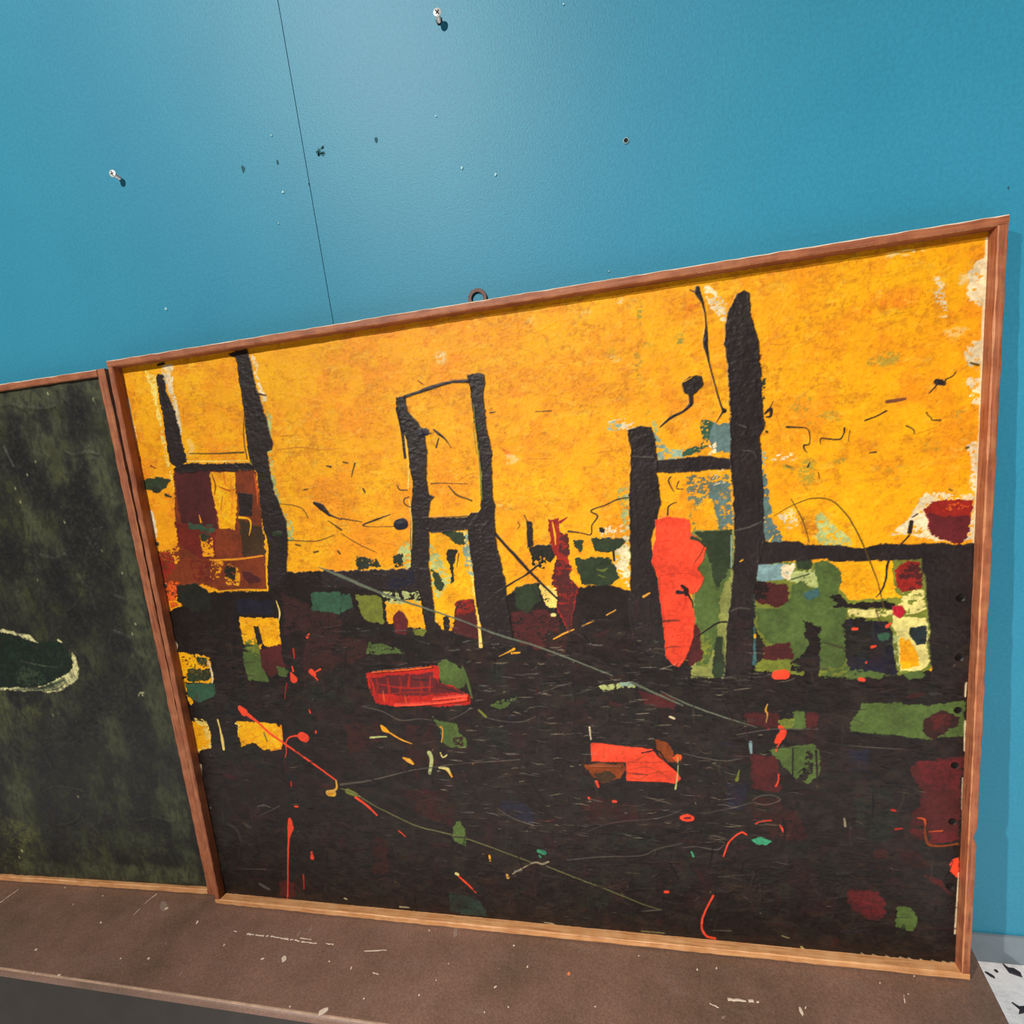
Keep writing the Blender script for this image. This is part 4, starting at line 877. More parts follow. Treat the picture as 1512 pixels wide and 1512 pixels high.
L Kd 0.1 1 -|1.2 0.9 1.9 0.9|707.8,280.3 728.6,284.1 739.5,268.1 753.4,253.8
L RB 0.3 0.6 -|0.6 1 0.5|763.2,513.2 772.3,495.3 768.3,477.8
L CO 0.3 1 -|5.2 2.6|644.7,234.4 647.4,227.7
L BOr 0.3 1 -|1.6|640.1,258.1 679.8,258.8
P OR 1.5 0.2 0.2 0.2 1 -|748.6,278.1 760.2,280.1 758.3,270.3 749.7,270
L Kd 0.1 1 -|1.2 0.9 1.9 0.9|707.8,280.3 728.6,284.1 739.5,268.1 753.4,253.8
P RB 1.4 0 0.1 0.35 1 bright_red_patch|321.1,396.8 384.5,401.5 428.6,407.3 433.7,399.1 431.6,380.7 451.4,376.6 475.7,360.3 474.4,348 419,344.5 361.2,345.1 329.5,349.1 322.7,370.4
P Mr 2 0.05 0.5 0.15 1 -|327.6,389.4 383.5,393.3 425.3,397.1 430.5,380.7 470.4,366.4 442,365.3 421.1,362.2 379,358.9 332.8,365.1
L R 0.25 0.75 -|2.1 4.3 1.7|336.2,389.4 336,372.5 330.7,357.7
L OR 0.3 1 -|1.1 2.1 1.1|331,397.8 384.5,401.5 426.3,405.3
L CO 0.3 1 -|4.3 2.1 4.3|361.4,346.2 419.6,349.7 471.3,356.2
L CO 0.3 1 -|2.1 5.2|420.4,356 471.8,361.3
P RB 0.8 0.1 0.1 0.3 1 -|426.3,405.3 434.5,405.2 432.9,383.8 424.4,388.9
L RB 0.25 0.75 -|2.6 5.3 2.1|353.1,387.2 353.7,368.3 349.5,353.5
L OR 0.3 1 -|1.1 2.1 1.1|331,397.8 384.5,401.5 426.3,405.3
L CO 0.3 1 -|4.3 2.1 4.3|361.4,346.2 419.6,349.7 471.3,356.2
L CO 0.3 1 -|2.1 5.2|420.4,356 471.8,361.3
P RB 0.8 0.1 0.1 0.3 1 -|426.3,405.3 434.5,405.2 432.9,383.8 424.4,388.9
L R 0.25 0.75 -|2.1 4.2 1.7|372.4,389.2 372.9,376.7 367.7,353.6
L OR 0.3 1 -|1.1 2.1 1.1|331,397.8 384.5,401.5 426.3,405.3
L CO 0.3 1 -|4.3 2.1 4.3|361.4,346.2 419.6,349.7 471.3,356.2
L CO 0.3 1 -|2.1 5.2|420.4,356 471.8,361.3
P RB 0.8 0.1 0.1 0.3 1 -|426.3,405.3 434.5,405.2 432.9,383.8 424.4,388.9
L RB 0.25 0.75 -|2.1 4.2 1.7|388.4,391.2 384.2,374.6
L OR 0.3 1 -|1.1 2.1 1.1|331,397.8 384.5,401.5 426.3,405.3
L CO 0.3 1 -|4.3 2.1 4.3|361.4,346.2 419.6,349.7 471.3,356.2
L CO 0.3 1 -|2.1 5.2|420.4,356 471.8,361.3
P RB 0.8 0.1 0.1 0.3 1 -|426.3,405.3 434.5,405.2 432.9,383.8 424.4,388.9
L R 0.25 0.75 -|2.6 5.2 2.1|403.8,389 405.3,376.7 399.6,355.9
L OR 0.3 1 -|1.1 2.1 1.1|331,397.8 384.5,401.5 426.3,405.3
L CO 0.3 1 -|4.3 2.1 4.3|361.4,346.2 419.6,349.7 471.3,356.2
L CO 0.3 1 -|2.1 5.2|420.4,356 471.8,361.3
P RB 0.8 0.1 0.1 0.3 1 -|426.3,405.3 434.5,405.2 432.9,383.8 424.4,388.9
L RB 0.25 0.75 -|1.5 3.1 1.2|420.5,391 415.7,368.4
L OR 0.3 1 -|1.1 2.1 1.1|331,397.8 384.5,401.5 426.3,405.3
L CO 0.3 1 -|4.3 2.1 4.3|361.4,346.2 419.6,349.7 471.3,356.2
L CO 0.3 1 -|2.1 5.2|420.4,356 471.8,361.3
P RB 0.8 0.1 0.1 0.3 1 -|426.3,405.3 434.5,405.2 432.9,383.8 424.4,388.9
L RB 0.25 0.75 -|1.6 3.2 1.3|339.1,378.8 380.8,372.5 422.6,374.6
L OR 0.3 1 -|1.1 2.1 1.1|331,397.8 384.5,401.5 426.3,405.3
L CO 0.3 1 -|4.3 2.1 4.3|361.4,346.2 419.6,349.7 471.3,356.2
L CO 0.3 1 -|2.1 5.2|420.4,356 471.8,361.3
P RB 0.8 0.1 0.1 0.3 1 -|426.3,405.3 434.5,405.2 432.9,383.8 424.4,388.9
L R 0.25 0.75 -|1.6 3.2 1.3|358.5,364.1 400.9,366.3 441.6,362.2
L OR 0.3 1 -|1.1 2.1 1.1|331,397.8 384.5,401.5 426.3,405.3
L CO 0.3 1 -|4.3 2.1 4.3|361.4,346.2 419.6,349.7 471.3,356.2
L CO 0.3 1 -|2.1 5.2|420.4,356 471.8,361.3
P RB 0.8 0.1 0.1 0.3 1 -|426.3,405.3 434.5,405.2 432.9,383.8 424.4,388.9
L Md 0.25 0.75 -|2.1 4.2 1.7|393,386 413.6,384.9
L OR 0.3 1 -|1.1 2.1 1.1|331,397.8 384.5,401.5 426.3,405.3
L CO 0.3 1 -|4.3 2.1 4.3|361.4,346.2 419.6,349.7 471.3,356.2
L CO 0.3 1 -|2.1 5.2|420.4,356 471.8,361.3
P RB 0.8 0.1 0.1 0.3 1 -|426.3,405.3 434.5,405.2 432.9,383.8 424.4,388.9
L Md 0.25 0.75 -|1.5 3.1 1.2|432.9,374.6 452.5,368.4 467.1,363.3
L OR 0.3 1 -|1.1 2.1 1.1|331,397.8 384.5,401.5 426.3,405.3
L CO 0.3 1 -|4.3 2.1 4.3|361.4,346.2 419.6,349.7 471.3,356.2
L CO 0.3 1 -|2.1 5.2|420.4,356 471.8,361.3
P RB 0.8 0.1 0.1 0.3 1 -|426.3,405.3 434.5,405.2 432.9,383.8 424.4,388.9
L OR 0.25 0.75 -|1.6 3.2 1.3|344,368.3 344.1,353.5
L OR 0.3 1 -|1.1 2.1 1.1|331,397.8 384.5,401.5 426.3,405.3
L CO 0.3 1 -|4.3 2.1 4.3|361.4,346.2 419.6,349.7 471.3,356.2
L CO 0.3 1 -|2.1 5.2|420.4,356 471.8,361.3
P RB 0.8 0.1 0.1 0.3 1 -|426.3,405.3 434.5,405.2 432.9,383.8 424.4,388.9
L OR 0.25 0.75 -|1.6 3.2 1.3|377.3,362.1 378,351.6
L OR 0.3 1 -|1.1 2.1 1.1|331,397.8 384.5,401.5 426.3,405.3
L CO 0.3 1 -|4.3 2.1 4.3|361.4,346.2 419.6,349.7 471.3,356.2
L CO 0.3 1 -|2.1 5.2|420.4,356 471.8,361.3
P RB 0.8 0.1 0.1 0.3 1 -|426.3,405.3 434.5,405.2 432.9,383.8 424.4,388.9
P Mr 1 0 0 0.6 1 red_patch|384.8,490.5 392.6,484.6 397.1,474.5 391.8,452.3 375.1,456.1 373.9,478.5
E R 1009.5 468 6.6 6.1 1 0.1
P Cr 1 0 0 0.7 1 -|1001.9,474.5 1013.5,474.6 1016,466.4 1011.5,459.7 1003.2,464
P G 1.4 0 0.1 0.25 1 green_patch|958.6,329.4 966.5,341.4 973.7,354.7 1010.1,353.4 1036.3,351.6 1059.7,352.3 1080.1,359.5 1081.2,311.1 1061,310.1 1037.5,308.1 1008.6,311 981.6,313.4 960.5,316.9
P Md 1.8 0.03 0.3 0.2 1 -|1036.3,333.4 1057.6,343.8 1074.5,336.8 1073.3,325.3 1063.2,315.9 1049.3,308.4 1038.5,316
P M 2 0.3 0.6 0.1 1 -|1043.8,336.4 1064.7,339.5 1067.5,325.2 1051.4,319.2
P G 1.4 0.06 0.2 0.2 1 -|895.6,342.2 909,341.4 908.9,319 879.7,317.6 877.7,327.7 895.5,330.1
P OG 2 0.3 0.4 0.15 1 -|878.5,329.8 895.5,330.1 895.4,319.4 879.7,319.1
P G 1.4 0.05 0.2 0.25 1 green_patch|867.4,289.4 890,293.1 917.4,298.4 921.2,293.9 925.9,289.5 925.1,257 913.3,244.9 900.7,247.6 885.7,262.7 873.9,280.2
P Kd 1.8 0.25 0.3 0.2 1 -|909.6,289 917.3,286.2 916,258.2 905.5,245.2 897.6,248.1 908.2,264.2
L Kd 0.2 1 -|1.7|894.4,291.7 894.1,247.9
L Kd 0.2 1 -|2.3|921.2,289.3 922.5,252.2
L Kd 0.2 1 -|1.2|900.3,257.6 908.2,264.2 910.7,251.7 902.8,248.3
P G 1.4 0.03 0.1 0.2 1 green_patch|1015.2,76.4 1031,77.3 1039.1,57.8 1034.9,40.8 1015.1,45.2
P G 0.9 0.04 0.2 0.2 1 green_patch|416.6,324.5 427.8,322.6 451.9,317.7 454.5,304.1 463.5,293.8 463.2,281.1 437.4,280.5 427.7,286.6 425,307.8
P Md 2 0.2 0.4 0.12 1 -|441.8,297.5 458.9,297.9 458.9,282.1 443.8,285.2
P G 1.3 0.06 0.2 0.2 1 -|423.1,139.2 431.2,157.4 439.1,165.3 445.7,145.2 443.8,121.7 426.2,128.8
P TGd 2 0.06 0.4 0.15 1 -|407.1,40.4 430.5,38.7 458,27.7 466.2,3 404.8,4.5
P G 2 0.35 0.3 0.15 1 -|514.6,353.7 547.6,360.5 537.2,352.1 516.6,340.2 504.1,346.9
P M 1.8 0.1 0.5 0.12 1 -|1025.2,269.8 1038.4,271.7 1043.6,257 1031.6,256.5
P Mr 3 0.3 1.2 0.08 1 -|1033.5,277.5 1078.3,281.9 1078.5,243.5 1053.7,239.4 1041.2,256.9
P Mr 2.5 0.3 1 0.08 1 -|961.1,90.4 989.7,96.3 1001.5,82.6 999.4,59.2 977.2,58.5
P Mr 2 0.3 0.5 0.1 1 -|1050.5,184.2 1077,185.9 1076.3,171.9 1051,168.6
P Mr 2 0.25 0.6 0.1 1 -|1028.4,185.8 1043.1,188.3 1043.5,174.4 1028.7,174.9
L BOr 0.2 1 -|1.6 3.3 2.2 2.7|1043.5,189.9 1047.3,167.7 1063.2,165.7 1078.8,169.9
L OR 0.2 1 -|0.8 1.4|1048.1,184 1062.6,186.5
L OR 0.2 1 -|1.1 2.5 0.8|1035.4,202.4 1042.8,200.7 1044.2,191.5
P Md 1 0.02 0 0.35 1 -|986.4,149.7 990.1,156.4 999,158 1004.7,152 1003,143.6 992.9,142.2 987.7,145
P CO 1 0 0 0.35 1 -|1071.3,141.9 1075.4,149.2 1081.6,150.6 1082.1,123.3 1077.9,125.2 1072.1,132.6
P Cr 0.8 0 0 0.05 0 -|844.7,298.3 847.9,298.3 847.1,284.2 843.1,285.6
P PG 1.4 0.12 0.1 0.2 1 -|656.3,376.3 674.8,377.6 701.4,380.7 704.5,373.8 686.3,372.2 663.9,368.6
P BG 1.2 0.15 0.1 0.2 1 -|683.8,380.1 701.4,381.3 702.5,375.3 686.4,374.4
L C 0.2 1 -|2.5 1.6|640.9,316.7 641.3,298.4
L C 0.15 1 -|2.7|746.6,332.8 752.2,330.3
L PG 0.15 1 -|0.9 1.5 2.5|754.2,275.1 753.3,252.1 749.5,228.8
L Bl 0.15 1 -|4.7 2.9|844.7,298.3 845.2,284.1
L OG 0.15 1 -|1.2 4.8|830.3,259.8 827.2,245.2
L K 0 0 -|0.7|573.4,1197.2 573.4,1197.2
L K 0.5 1 drip_line|4.2 3.9 5.4 3.6 4.8|431.6,777.8 450.4,781.4 469.5,785.1 497.5,788.8 518.5,786.9
L K 0.5 1 drip_line|4.9 3.7 4.6 3.7 3 2.4|525.9,601.4 545.6,575.9 567.5,548.2 575.7,537.7 595,515.4 612.2,496.3
L K 0.45 1 -|1.6 2.2 2.6 1.9 3.2 1.6|502.1,486 519.6,501.3 546.4,519 565.8,529 575.5,534.7 591.5,546.1
L K 0.3 1 -|1 2|790.3,855.4 797.5,851.2
L K 0.5 1 drip_line|4.4 6.3 2.4 1.5 2.9 5.9|798.9,856.6 799.4,850.4 804.4,838.7 806.7,819.9 806.7,810.1 805.6,797.8
L K 0.5 1 -|5.5 5 1.7 1.7 2 5.5|805.5,797.3 806.3,789.7 809.2,771.7 816.2,740.4 821.2,721.8 824,716.9
L K 0.4 1 -|2.3 0.8|822.5,716 815.2,704.8
P K 0.8 0 0 0.6 1 drip_blob|777.7,753.9 785.5,759.9 794.4,760.9 800.6,758.8 802,749.7 795,742.3 790.5,738.2 790.3,730.5 785,725.8 784.7,738.9 779.8,742.5
L K 0.5 1 -|4.6 2.6 3.6 1.3|786.9,728.2 777.7,720.9 763.5,715.1 751.1,705.8
L Y 0.2 1 -|1.3 1|780.3,754.9 789.3,758.9
L K 0.3 1 -|2.2 1.7 1.2 1.2 1 2 1.5 0.7|890.9,691.3 902.7,689.5 912.2,687.3 915.2,678.6 914.5,669.7 909.3,669 909.7,663.8 912.6,660.4
L K 0.3 1 -|0.7 1.5 1.5 1.2 2.2|926.3,668.6 927.4,674.8 944.9,671.8 949.9,677.6 950.8,683.8
L DO 0.2 1 -|1 0.7|956.3,680.7 954.6,668.4
L K 0.3 1 -|1.9 1.4 1.9|971.6,690.3 983.3,694 992.5,698.4
L BRd 0.2 1 -|3.7 4.2 2.8|993,708.1 1001.8,708.5 1010.6,709.2
L K 0.4 1 -|0.9 1.4 2.3|1033.2,712.6 1038.4,718 1041.4,723.1
L K 0.6 1 -|6.3 5.9|1040.4,723.7 1044.6,722.4
L K 0.4 1 -|1.4 1.8 1.4 1.1 0.9|1044.7,720.8 1047.9,719.9 1048.8,725 1055,727.8 1058,732.1
L K 0.25 1 -|1.4 0.9 1.1 1.1 1.8|1031.6,692.4 1033.4,688.6 1036.1,686.4 1037.3,683.4 1045.2,682.5
L K 0.25 1 -|1.6 1.2 0.7|1012.3,679.9 1019,676 1020.7,670.5
L K 0.25 1 -|0.7 1.7|976,653.7 982.7,654.3
L Ob 0.15 1 -|0.7 1 0.7|1003.5,625.3 1018,625.5 1028.5,645.1
L Ob 0.1 1 -|0.9 0.5|1021.3,669.9 1047.1,677.5
L K 0.3 1 -|2 4 3 1.5|868.2,709 874.3,713.4 874.2,705.8 869.4,705
L K 0.2 1 -|1.5 0.5|873.1,713.5 876.8,722
L K 0.2 1 -|2.3|869.2,688.9 870.6,687.7
L K 0.2 1 -|2 0.7|913.2,644.1 915.6,649.1
L BR 0.2 1 -|1 1.2|923.9,636.7 925.3,630.1
L K 0.1 0.5 -|2.5 1.5|890.5,647.5 896.5,644.8
L DO 0.3 1 drip_line|0.5 1 1.3 1.3 1.3 1.6 1.6 1.6 1.6 1.3 1.3|876.4,589.7 892.5,598.5 907.1,604.6 919.1,607.1 933.4,605.2 945.2,596.4 957.1,579.3 969.1,554.7 978.8,527.5 987.3,502.8 993.7,472.6
L DO 0.25 1 -|1 1.3 1|895,607.6 907,582.7 914.2,555.4
L K 0.3 1 -|1.7 1|1025.8,581 1020.3,577.5
L K 0.5 1 -|4.4 4.8|1019.7,572.4 1018.4,560.8
L K 0.4 1 drip_line|1.9 1.7 1.9 2.9 2.2 1.7 0.7|1018.1,557 1014.1,552 1001.8,536.9 996.3,523.9 995.4,507.8 991,493.2 985.2,486
L DO 0.2 1 -|2.3|1070.4,650.4 1072.5,650.7
L DO 0.1 1 -|1.8 2.6|1071.2,739.7 1078.6,736.5
L DO 0.15 1 -|1.4|1055.9,606.6 1059.2,604.6
L N 0.7 1 -|9.7 9.7|447.2,730.8 455,730
L K 0.4 1 -|3 1.2|456.3,728.2 462.6,727.5
L K 0.3 1 -|1.5 3.6 1.8 0.6|465.7,732.4 471.8,726.6 480.8,717.8 486.7,707.1
L K 0.25 1 -|1.8 2.4|471.7,720.2 466.6,709
L N 0.8 1 -|15.4 16.1|400.8,610.7 406.6,611.5
L K 0.25 1 -|1 0.6 1.6 2.6 1|393.9,608.6 365.4,609.9 347.1,613.3 366.7,619.3 389.4,625.2
L K 0.2 1 -|1.7 1|315.9,625 346.1,618.2
L DO 0.2 1 -|1 1.3 1|312.7,604.4 334.8,588.5 360.4,575.1
L K 0.3 1 -|1.6 1.6 1.6|405.5,663.5 408.7,657.8 419,656.3
L K 0.3 1 -|1.3 1.6 1.6 0.9|420.4,647 412.9,644.5 414.2,636.8 428.1,630.5
L K 0.2 1 -|1.5 0.9 0.6|454.1,662.6 467.4,662.1 504.5,657.8
L DO 0.25 1 -|1.5 2.8 2.1 2.4|477.9,657.6 487.5,644.8 499.4,639.4 507.4,635.8
L K 0.2 1 -|2 0.9|543.9,744.8 550.6,745.7
L BR 0.15 1 -|1.5|452.2,795.7 457.8,790.8
L DO 0.2 1 -|2.9|355,663 356.8,658.8
L DO 0.2 1 -|2.3|331.3,702.1 337.1,700
L DO 0.15 1 -|1.3 2.6|340.1,681.3 347.9,699.1
L K 0.3 1 drip_line|1.1 1.7 1.4 1.7 1.9 1.4 1.7 1.4 2.5|714.4,624.3 696.5,622.8 680.8,616.9 662.1,611.1 670.1,603.4 662.3,592.3 660.1,580.8 647.4,583.7 631.7,586.5
L DO 0.15 1 -|1.2|566.5,603.8 569,598.5 565.6,594.3
L DO 0.15 1 -|1.5|576.2,611.4 578.6,605.3
L K 0.3 1 -|1.6 1.6 0.8|755.1,598.8 757,609.8 766.4,614.1
L K 0.3 1 -|1.6 1.6 0.8|761.1,645.4 758.2,640.2 763.5,627.4
L K 0.25 1 -|1.3|770.1,639.2 767.1,631.2 774.2,629.3
L Ob 0.15 1 -|0.6 1.1 0.6|662.6,681.8 684.9,682.5 701.4,683.7
L Ob 0.15 1 -|0.9 0.6|585.5,683.3 625.7,679.6
L DO 0.1 1 -|1.1 1.7|602,740.1 621.8,739
L Ob 0.1 1 -|1.6 0.6|332.4,731 353.2,735
L Ob 0.12 1 -|0.8 1.1 0.5|591.6,818 607.7,807.9 622.1,795.4
L K 0.5 1 -|3.4 9.4 4|277.7,650.1 288.2,642.9 298.8,631.6
L K 0.3 1 -|3 1.3|298.8,631.6 315.7,623.4
L DO 0.2 1 -|1.3 3|295.7,623.2 313.5,609.1
L DO 0.25 1 -|1 1.4 1.4|223.3,652.6 254.7,645.4 264.7,630.2
L DO 0.2 1 -|1.4 1.4 1|228.6,599.8 271.5,595.5 301.2,602.5
L DO 0.25 1 -|1.6 3.3|304.4,699.3 311.1,697.7
L DO 0.15 1 -|2|264.2,669.3 270.3,669.8
L Ob 0.15 1 -|1.3 1.7 1.3 0.7|233.3,728.3 272.4,727.7 299.4,722 330.8,720.5
L Ob 0.12 1 -|1.3|240.2,746.3 271.8,744.7
L DO 0.15 1 -|2.4|238.4,592.6 245.3,590.5
L DO 0.15 1 -|2.4|265.3,579.5 272.7,580.7
L DO 0.15 1 -|3.1|303.9,578.9 306.2,575.5
L K 0.3 1 -|3.3 1.6|215.5,806.9 229.1,802.9
P DG 1.5 0.04 0.1 0.3 1 -|-5.5,706.6 32.7,707.5 49.1,700 36.8,690.3 21.1,684.1 -1.7,691.7
L DGd 0.7 1 -|10.4 10.4|18.4,690.1 23.2,689.7
L DG 0.25 1 -|4.4 2.2|34.5,680.3 43.6,676.2
L BR 0.2 1 -|2.6 1.1|17.7,724.9 25.7,720.8
L BR 0.15 1 -|1.5 2.9|1.8,740.4 1.1,733.7
L DG 0.6 1 -|7 4.9|206.3,609.5 217.6,610.4
L K 0.15 1 -|3.4 4.1|63.3,864.5 73.2,865.4
L CO 0.5 1 -|8.8 13.6|96.4,339.3 102.1,332.5
L CO 0.5 1 drip_line|8 3.6 4 3.6 3.2 3.6 2.8 2.4|103.3,332.5 126.2,313.8 141.5,298.1 164.5,281 185.6,265.5 206.7,250.1 227.6,234.4 244.8,220.9
L OC 0.4 1 -|2.3 3.9 4.7|244.8,220.9 243.6,208.2 236,202.1
L OC 0.6 1 -|11.1 11.8|228.8,198.7 235.5,199
L Ob 0.4 1 -|4.7 4.7|230.3,198 233.4,198.1
L CO 0.7 1 -|15.5 15.5|198.2,293.1 201.9,291.3
L CO 0.35 1 -|3.9 2.3 1.9 1.6 1.2|196.5,294.2 178.5,292.7 168.1,283.4 166.3,268.8 162.2,257.2
L CO 0.5 1 drip_line|5.8 11.6 3.7 2.5 2.1 2.9|151.1,148.4 149.5,134.2 142.9,113.4 135.1,75.9 125.6,24.8 120.6,-1.2
L CO 0.4 1 -|3.7 6.7|181,91.7 180.1,81.4
L RB 0.3 1 -|3 2.1|158.6,48.7 155.4,22.5
L CO 0.3 1 -|3.1|223.1,302.3 222.7,299.6
L CO 0.3 1 -|1.5 2.7|217.5,338.1 218.6,333
L CO 0.3 1 -|3.7|164.6,172 168.7,172.2
L RB 0.25 1 -|2.8|164.8,214.6 164.3,207.5
L RB 0.3 1 -|1.5 1.1|186.2,381.3 178.5,355.6
L CO 0.3 1 -|2.9 1.5|247.2,402.6 232.9,395.6
L CO 0.6 1 -|3.8 12.8|196.7,396.6 199.7,387.5
L CO 0.6 1 -|8.9 7.4|231.6,399.2 235.3,394.5
L CO 0.4 1 -|3 1.9|235,392.7 239.9,385.5
L CO 0.4 1 -|4.7 2.2|233.8,453.1 237.7,458.2
L RB 0.3 1 -|3 2.2|207.3,435.2 206.8,421.6
L CO 0.3 1 -|2.2 3|200.5,407.4 201.2,400.1
L CO 0.8 1 -|11.7 12.8|876.6,389.8 885.6,390.6
L CO 0.5 1 -|4.8 4.3|969.7,384.3 973.4,382.9
L CO 0.4 1 -|3.7 3.1|961.8,447.7 965.4,447.6
L CO 0.4 1 -|3.6 2.1|982.1,424.8 986.1,425.5
L CO 0.4 1 -|4.1 2.6|997.6,449.9 1001.1,453.1
L CO 0.3 1 -|1.8|976.1,405.8 976.1,404.7
L Yb 0.4 1 -|2.6 1.3|871,559.3 875.4,565.9
L Yb 0.4 1 -|2.8|852.6,442.6 852.6,439.6
L Yb 0.4 1 -|1.6|837.6,536.2 840.3,538
L Y 0.1 1 -|5.4|773.2,604.5 773.2,604.5
L CO 0.6 1 -|4.5 8 9.7 5.1|879.7,320.7 883.6,314.6 880.1,306.8 875.5,299.9
L CO 0.4 1 -|2.6 1.4 0.9|880,300 876.8,294.4 874.8,286.5
L CO 0.4 1 -|1.7 1.7 2.6|877.7,255.2 877.3,245.7 874.3,238.5
L CO 0.6 1 -|7.6 12 8.2|757.1,186.3 763,186.6 768.2,186.3
L Mr 0.5 1 -|2.5 3.2|759.5,186.4 765.9,187.5
L CO 0.35 1 -|2.1 1.5 1.5|849.5,183.8 856.4,187.5 867.9,188.8
L CO 0.35 1 -|1.2 2.4 1.8|878.2,182.9 880.9,178.1 882.5,172.7
L CO 0.45 1 -|1.9 2.2 1.9 2.8 2.2|807.5,131.9 813.7,150.4 821.9,162.1 831.6,169.4 837.2,166.4
L CO 0.5 1 drip_line|2.9 2.3 2.9 2.9 3.6 4.2|792.7,70 783.2,48.9 777.6,32.2 776.3,17.7 781.9,5.6 792.8,2.6
L RB 0.3 1 -|2.8|1006.8,211.9 1010.6,210.9
L RB 0.3 1 -|2.2|1011.1,185.4 1018.5,186.8
L YD 0.3 1 -|1.4 2.3 1.7 1.1|865.6,351 863.6,343.4 865.7,337.3 863.9,326.6
L Cr 0.3 1 -|1.7|865.9,318.9 866.4,317.4
P EM 1 0 0 0.35 1 green_fleck|842.9,159.1 854.7,164.9 869.2,158.6 861.9,152.1 848.9,153.2
L EM 0.25 1 -|2.6|766.9,135.1 769.1,129
L EM 0.35 1 -|5.6 7.8|554.5,121.2 562,119.2
L EM 0.3 1 -|2.8|554.9,113.8 556.7,111.4
L YO 0.5 1 -|3.6 8 5.1|333.5,313.4 337.1,308 342.1,304.5
L YO 0.35 1 -|2.6 2.6 1.5|342.1,304.5 360.4,292.9 378,285.4
L YO 0.5 1 -|2.9 7.3 3.7|361.8,262.5 370.2,258 376.1,253.4
L YO 0.3 1 -|2.5 1.8 1.8|426.3,313.1 429.2,307.9 425.3,289.4
L YO 0.35 1 -|1.8 5 2.9|417.1,249.7 428.9,245.4 434.6,234.8
L PG 0.25 1 -|7.2 5.7 5|403.9,271.7 406.2,260.9 400.7,239
L PY 0.25 1 -|3.6 5 2.2|417,248.6 429.1,247.3 431.8,240.1
L PY 0.2 1 -|2.1 2.1 1.8|421.5,272.2 424.2,265.1 430.9,268.9
L YO 0.35 1 -|2.9 4|478.9,108.1 479.5,100.6
L OC 0.4 1 -|4 5.1|503.3,77.9 503.9,73.5
L PY 0.4 1 -|5.3|423.5,73.1 425.5,72.1
L CO 0.45 1 -|3 3.4 2.3|427.3,68.4 439.6,56.3 451.1,43.4
L OG 0.4 1 -|9.3 7.8|262.1,203.3 274.8,198.1
L CO 0.45 1 -|4.7 3.9 2.7|274,193.1 289.5,181.6 305.2,164.8
L CO 0.35 1 -|2.7 1.5|338.3,140.2 348.1,130.4
L CO 0.4 1 -|4.2|666.1,206.3 669.2,206.4
L CO 0.3 1 -|2.6|632.3,210.5 633.1,209.1
L CO 0.4 1 -|4|729.4,70.5 732.8,70.8
L PG 0.25 1 -|3.3 2.2|313.2,294.1 339.1,296.1
L YO 0.35 1 -|1 1.9 3.9|524.2,419.1 537.6,425.4 545.9,429.5
L YO 0.35 1 -|3.2 2.2|542.2,423.7 553.3,424.2
L YO 0.35 1 -|1.6 2.5 1.6|601.3,442.6 615.5,449.5 629.5,455.4
L YO 0.35 1 -|2.1 1.5|641.1,459.8 656.3,466.2
L YO 0.35 1 -|1.8 1.5|673.4,473.6 685.3,480
L YO 0.4 1 -|3.5 2.3|721.6,496.7 728.8,500.9
L PY 0.4 1 -|4.9|602.4,475.8 605.4,475.7
L GRg 0.4 1 drip_line|1 4.9 4.2 3.1 2.4 2.4 2.8 2.4 2.4 1.7|269.6,557.7 303.2,542.8 342.7,523.8 385.1,505.6 433.6,488.2 477.8,470.6 527.2,449.9 573,434.5 617.6,416.2 675.6,390.3
L GRg 0.35 1 -|0.9 2.4 2.1 1.8 0.9|735.9,369 763.6,353.5 796.5,339.6 829,327.6 853.1,319.6
L GRg 0.35 1 -|4.2 2.7 2.1|701.3,380.1 732.3,364.3 763.4,348.7
L GO 0.35 1 drip_line|1.6 3.5 2 2.3 2 2 2.3 2 2 2|251.2,207.4 273.1,200 300.9,182.2 332.5,166.7 367.4,150.8 402.7,143.2 434.2,136.9 461.5,129.4 495,117.9 544.4,100.8
L GO 0.3 1 -|1.8 2.1 1.4 1.8 1.4 1.1|564.2,97.2 608.9,80.3 640.5,69.5 671.5,57.8 699.1,46.9 723.5,41
L GRb 0.35 1 -|1.8 2.5 3.6 2.9|512.1,80.6 544.5,101.2 557.8,100.4 567.5,104.9
L GR 0.3 1 -|2.9 1.8|515.9,84.7 526.4,87.4
L GRd 0.3 1 -|3.9 2.7 1.9 1.6 1.2 1.6 1.9|252.3,214.4 303,223.3 368,241.4 411.8,249.5 440.4,254.8 488.7,260 539,265.1
L GRd 0.25 1 -|1.4 1.4 1.4 1.4 1|594.8,109.6 646.8,119 699.9,124.8 721.8,137 755.7,148
L GRd 0.3 1 -|1.5 1.5 1.8 1.5 1.1|305.7,343.6 337.5,336.7 364.3,322.8 392.9,324.9 413.7,323.5
L GRd 0.3 1 -|1 1.4 1.4|441.3,323.8 459.3,332.7 477.3,343.2
L OG 0.3 1 -|3 4.1|486.9,339.9 495.8,329.7
L GRd 0.3 1 -|1.4 1.4 1.4 1|497.3,328 521.5,323.2 547.4,322.9 567.3,330.6
L GRd 0.3 1 -|1.1 1.8 2.8|498.3,187 520.5,171.9 549.7,162.8
L GRd 0.2 1 -|0.7 1 1 0.7|627.1,156.9 662.6,173.2 723.9,183.7 757.6,199.1
L GRd 0.3 1 -|1 1.3 1|570.1,363.9 599,373.8 621,380.3
L GRd 0.2 1 -|1 2.7|695.4,35.6 720.4,40.7
L GRd 0.3 1 -|1.2 1.5 1.5 1.5 1.5 1.2|845.9,216.9 855.6,223.9 870.6,225.2 878.6,218.6 862.3,211.3 847.2,213.7
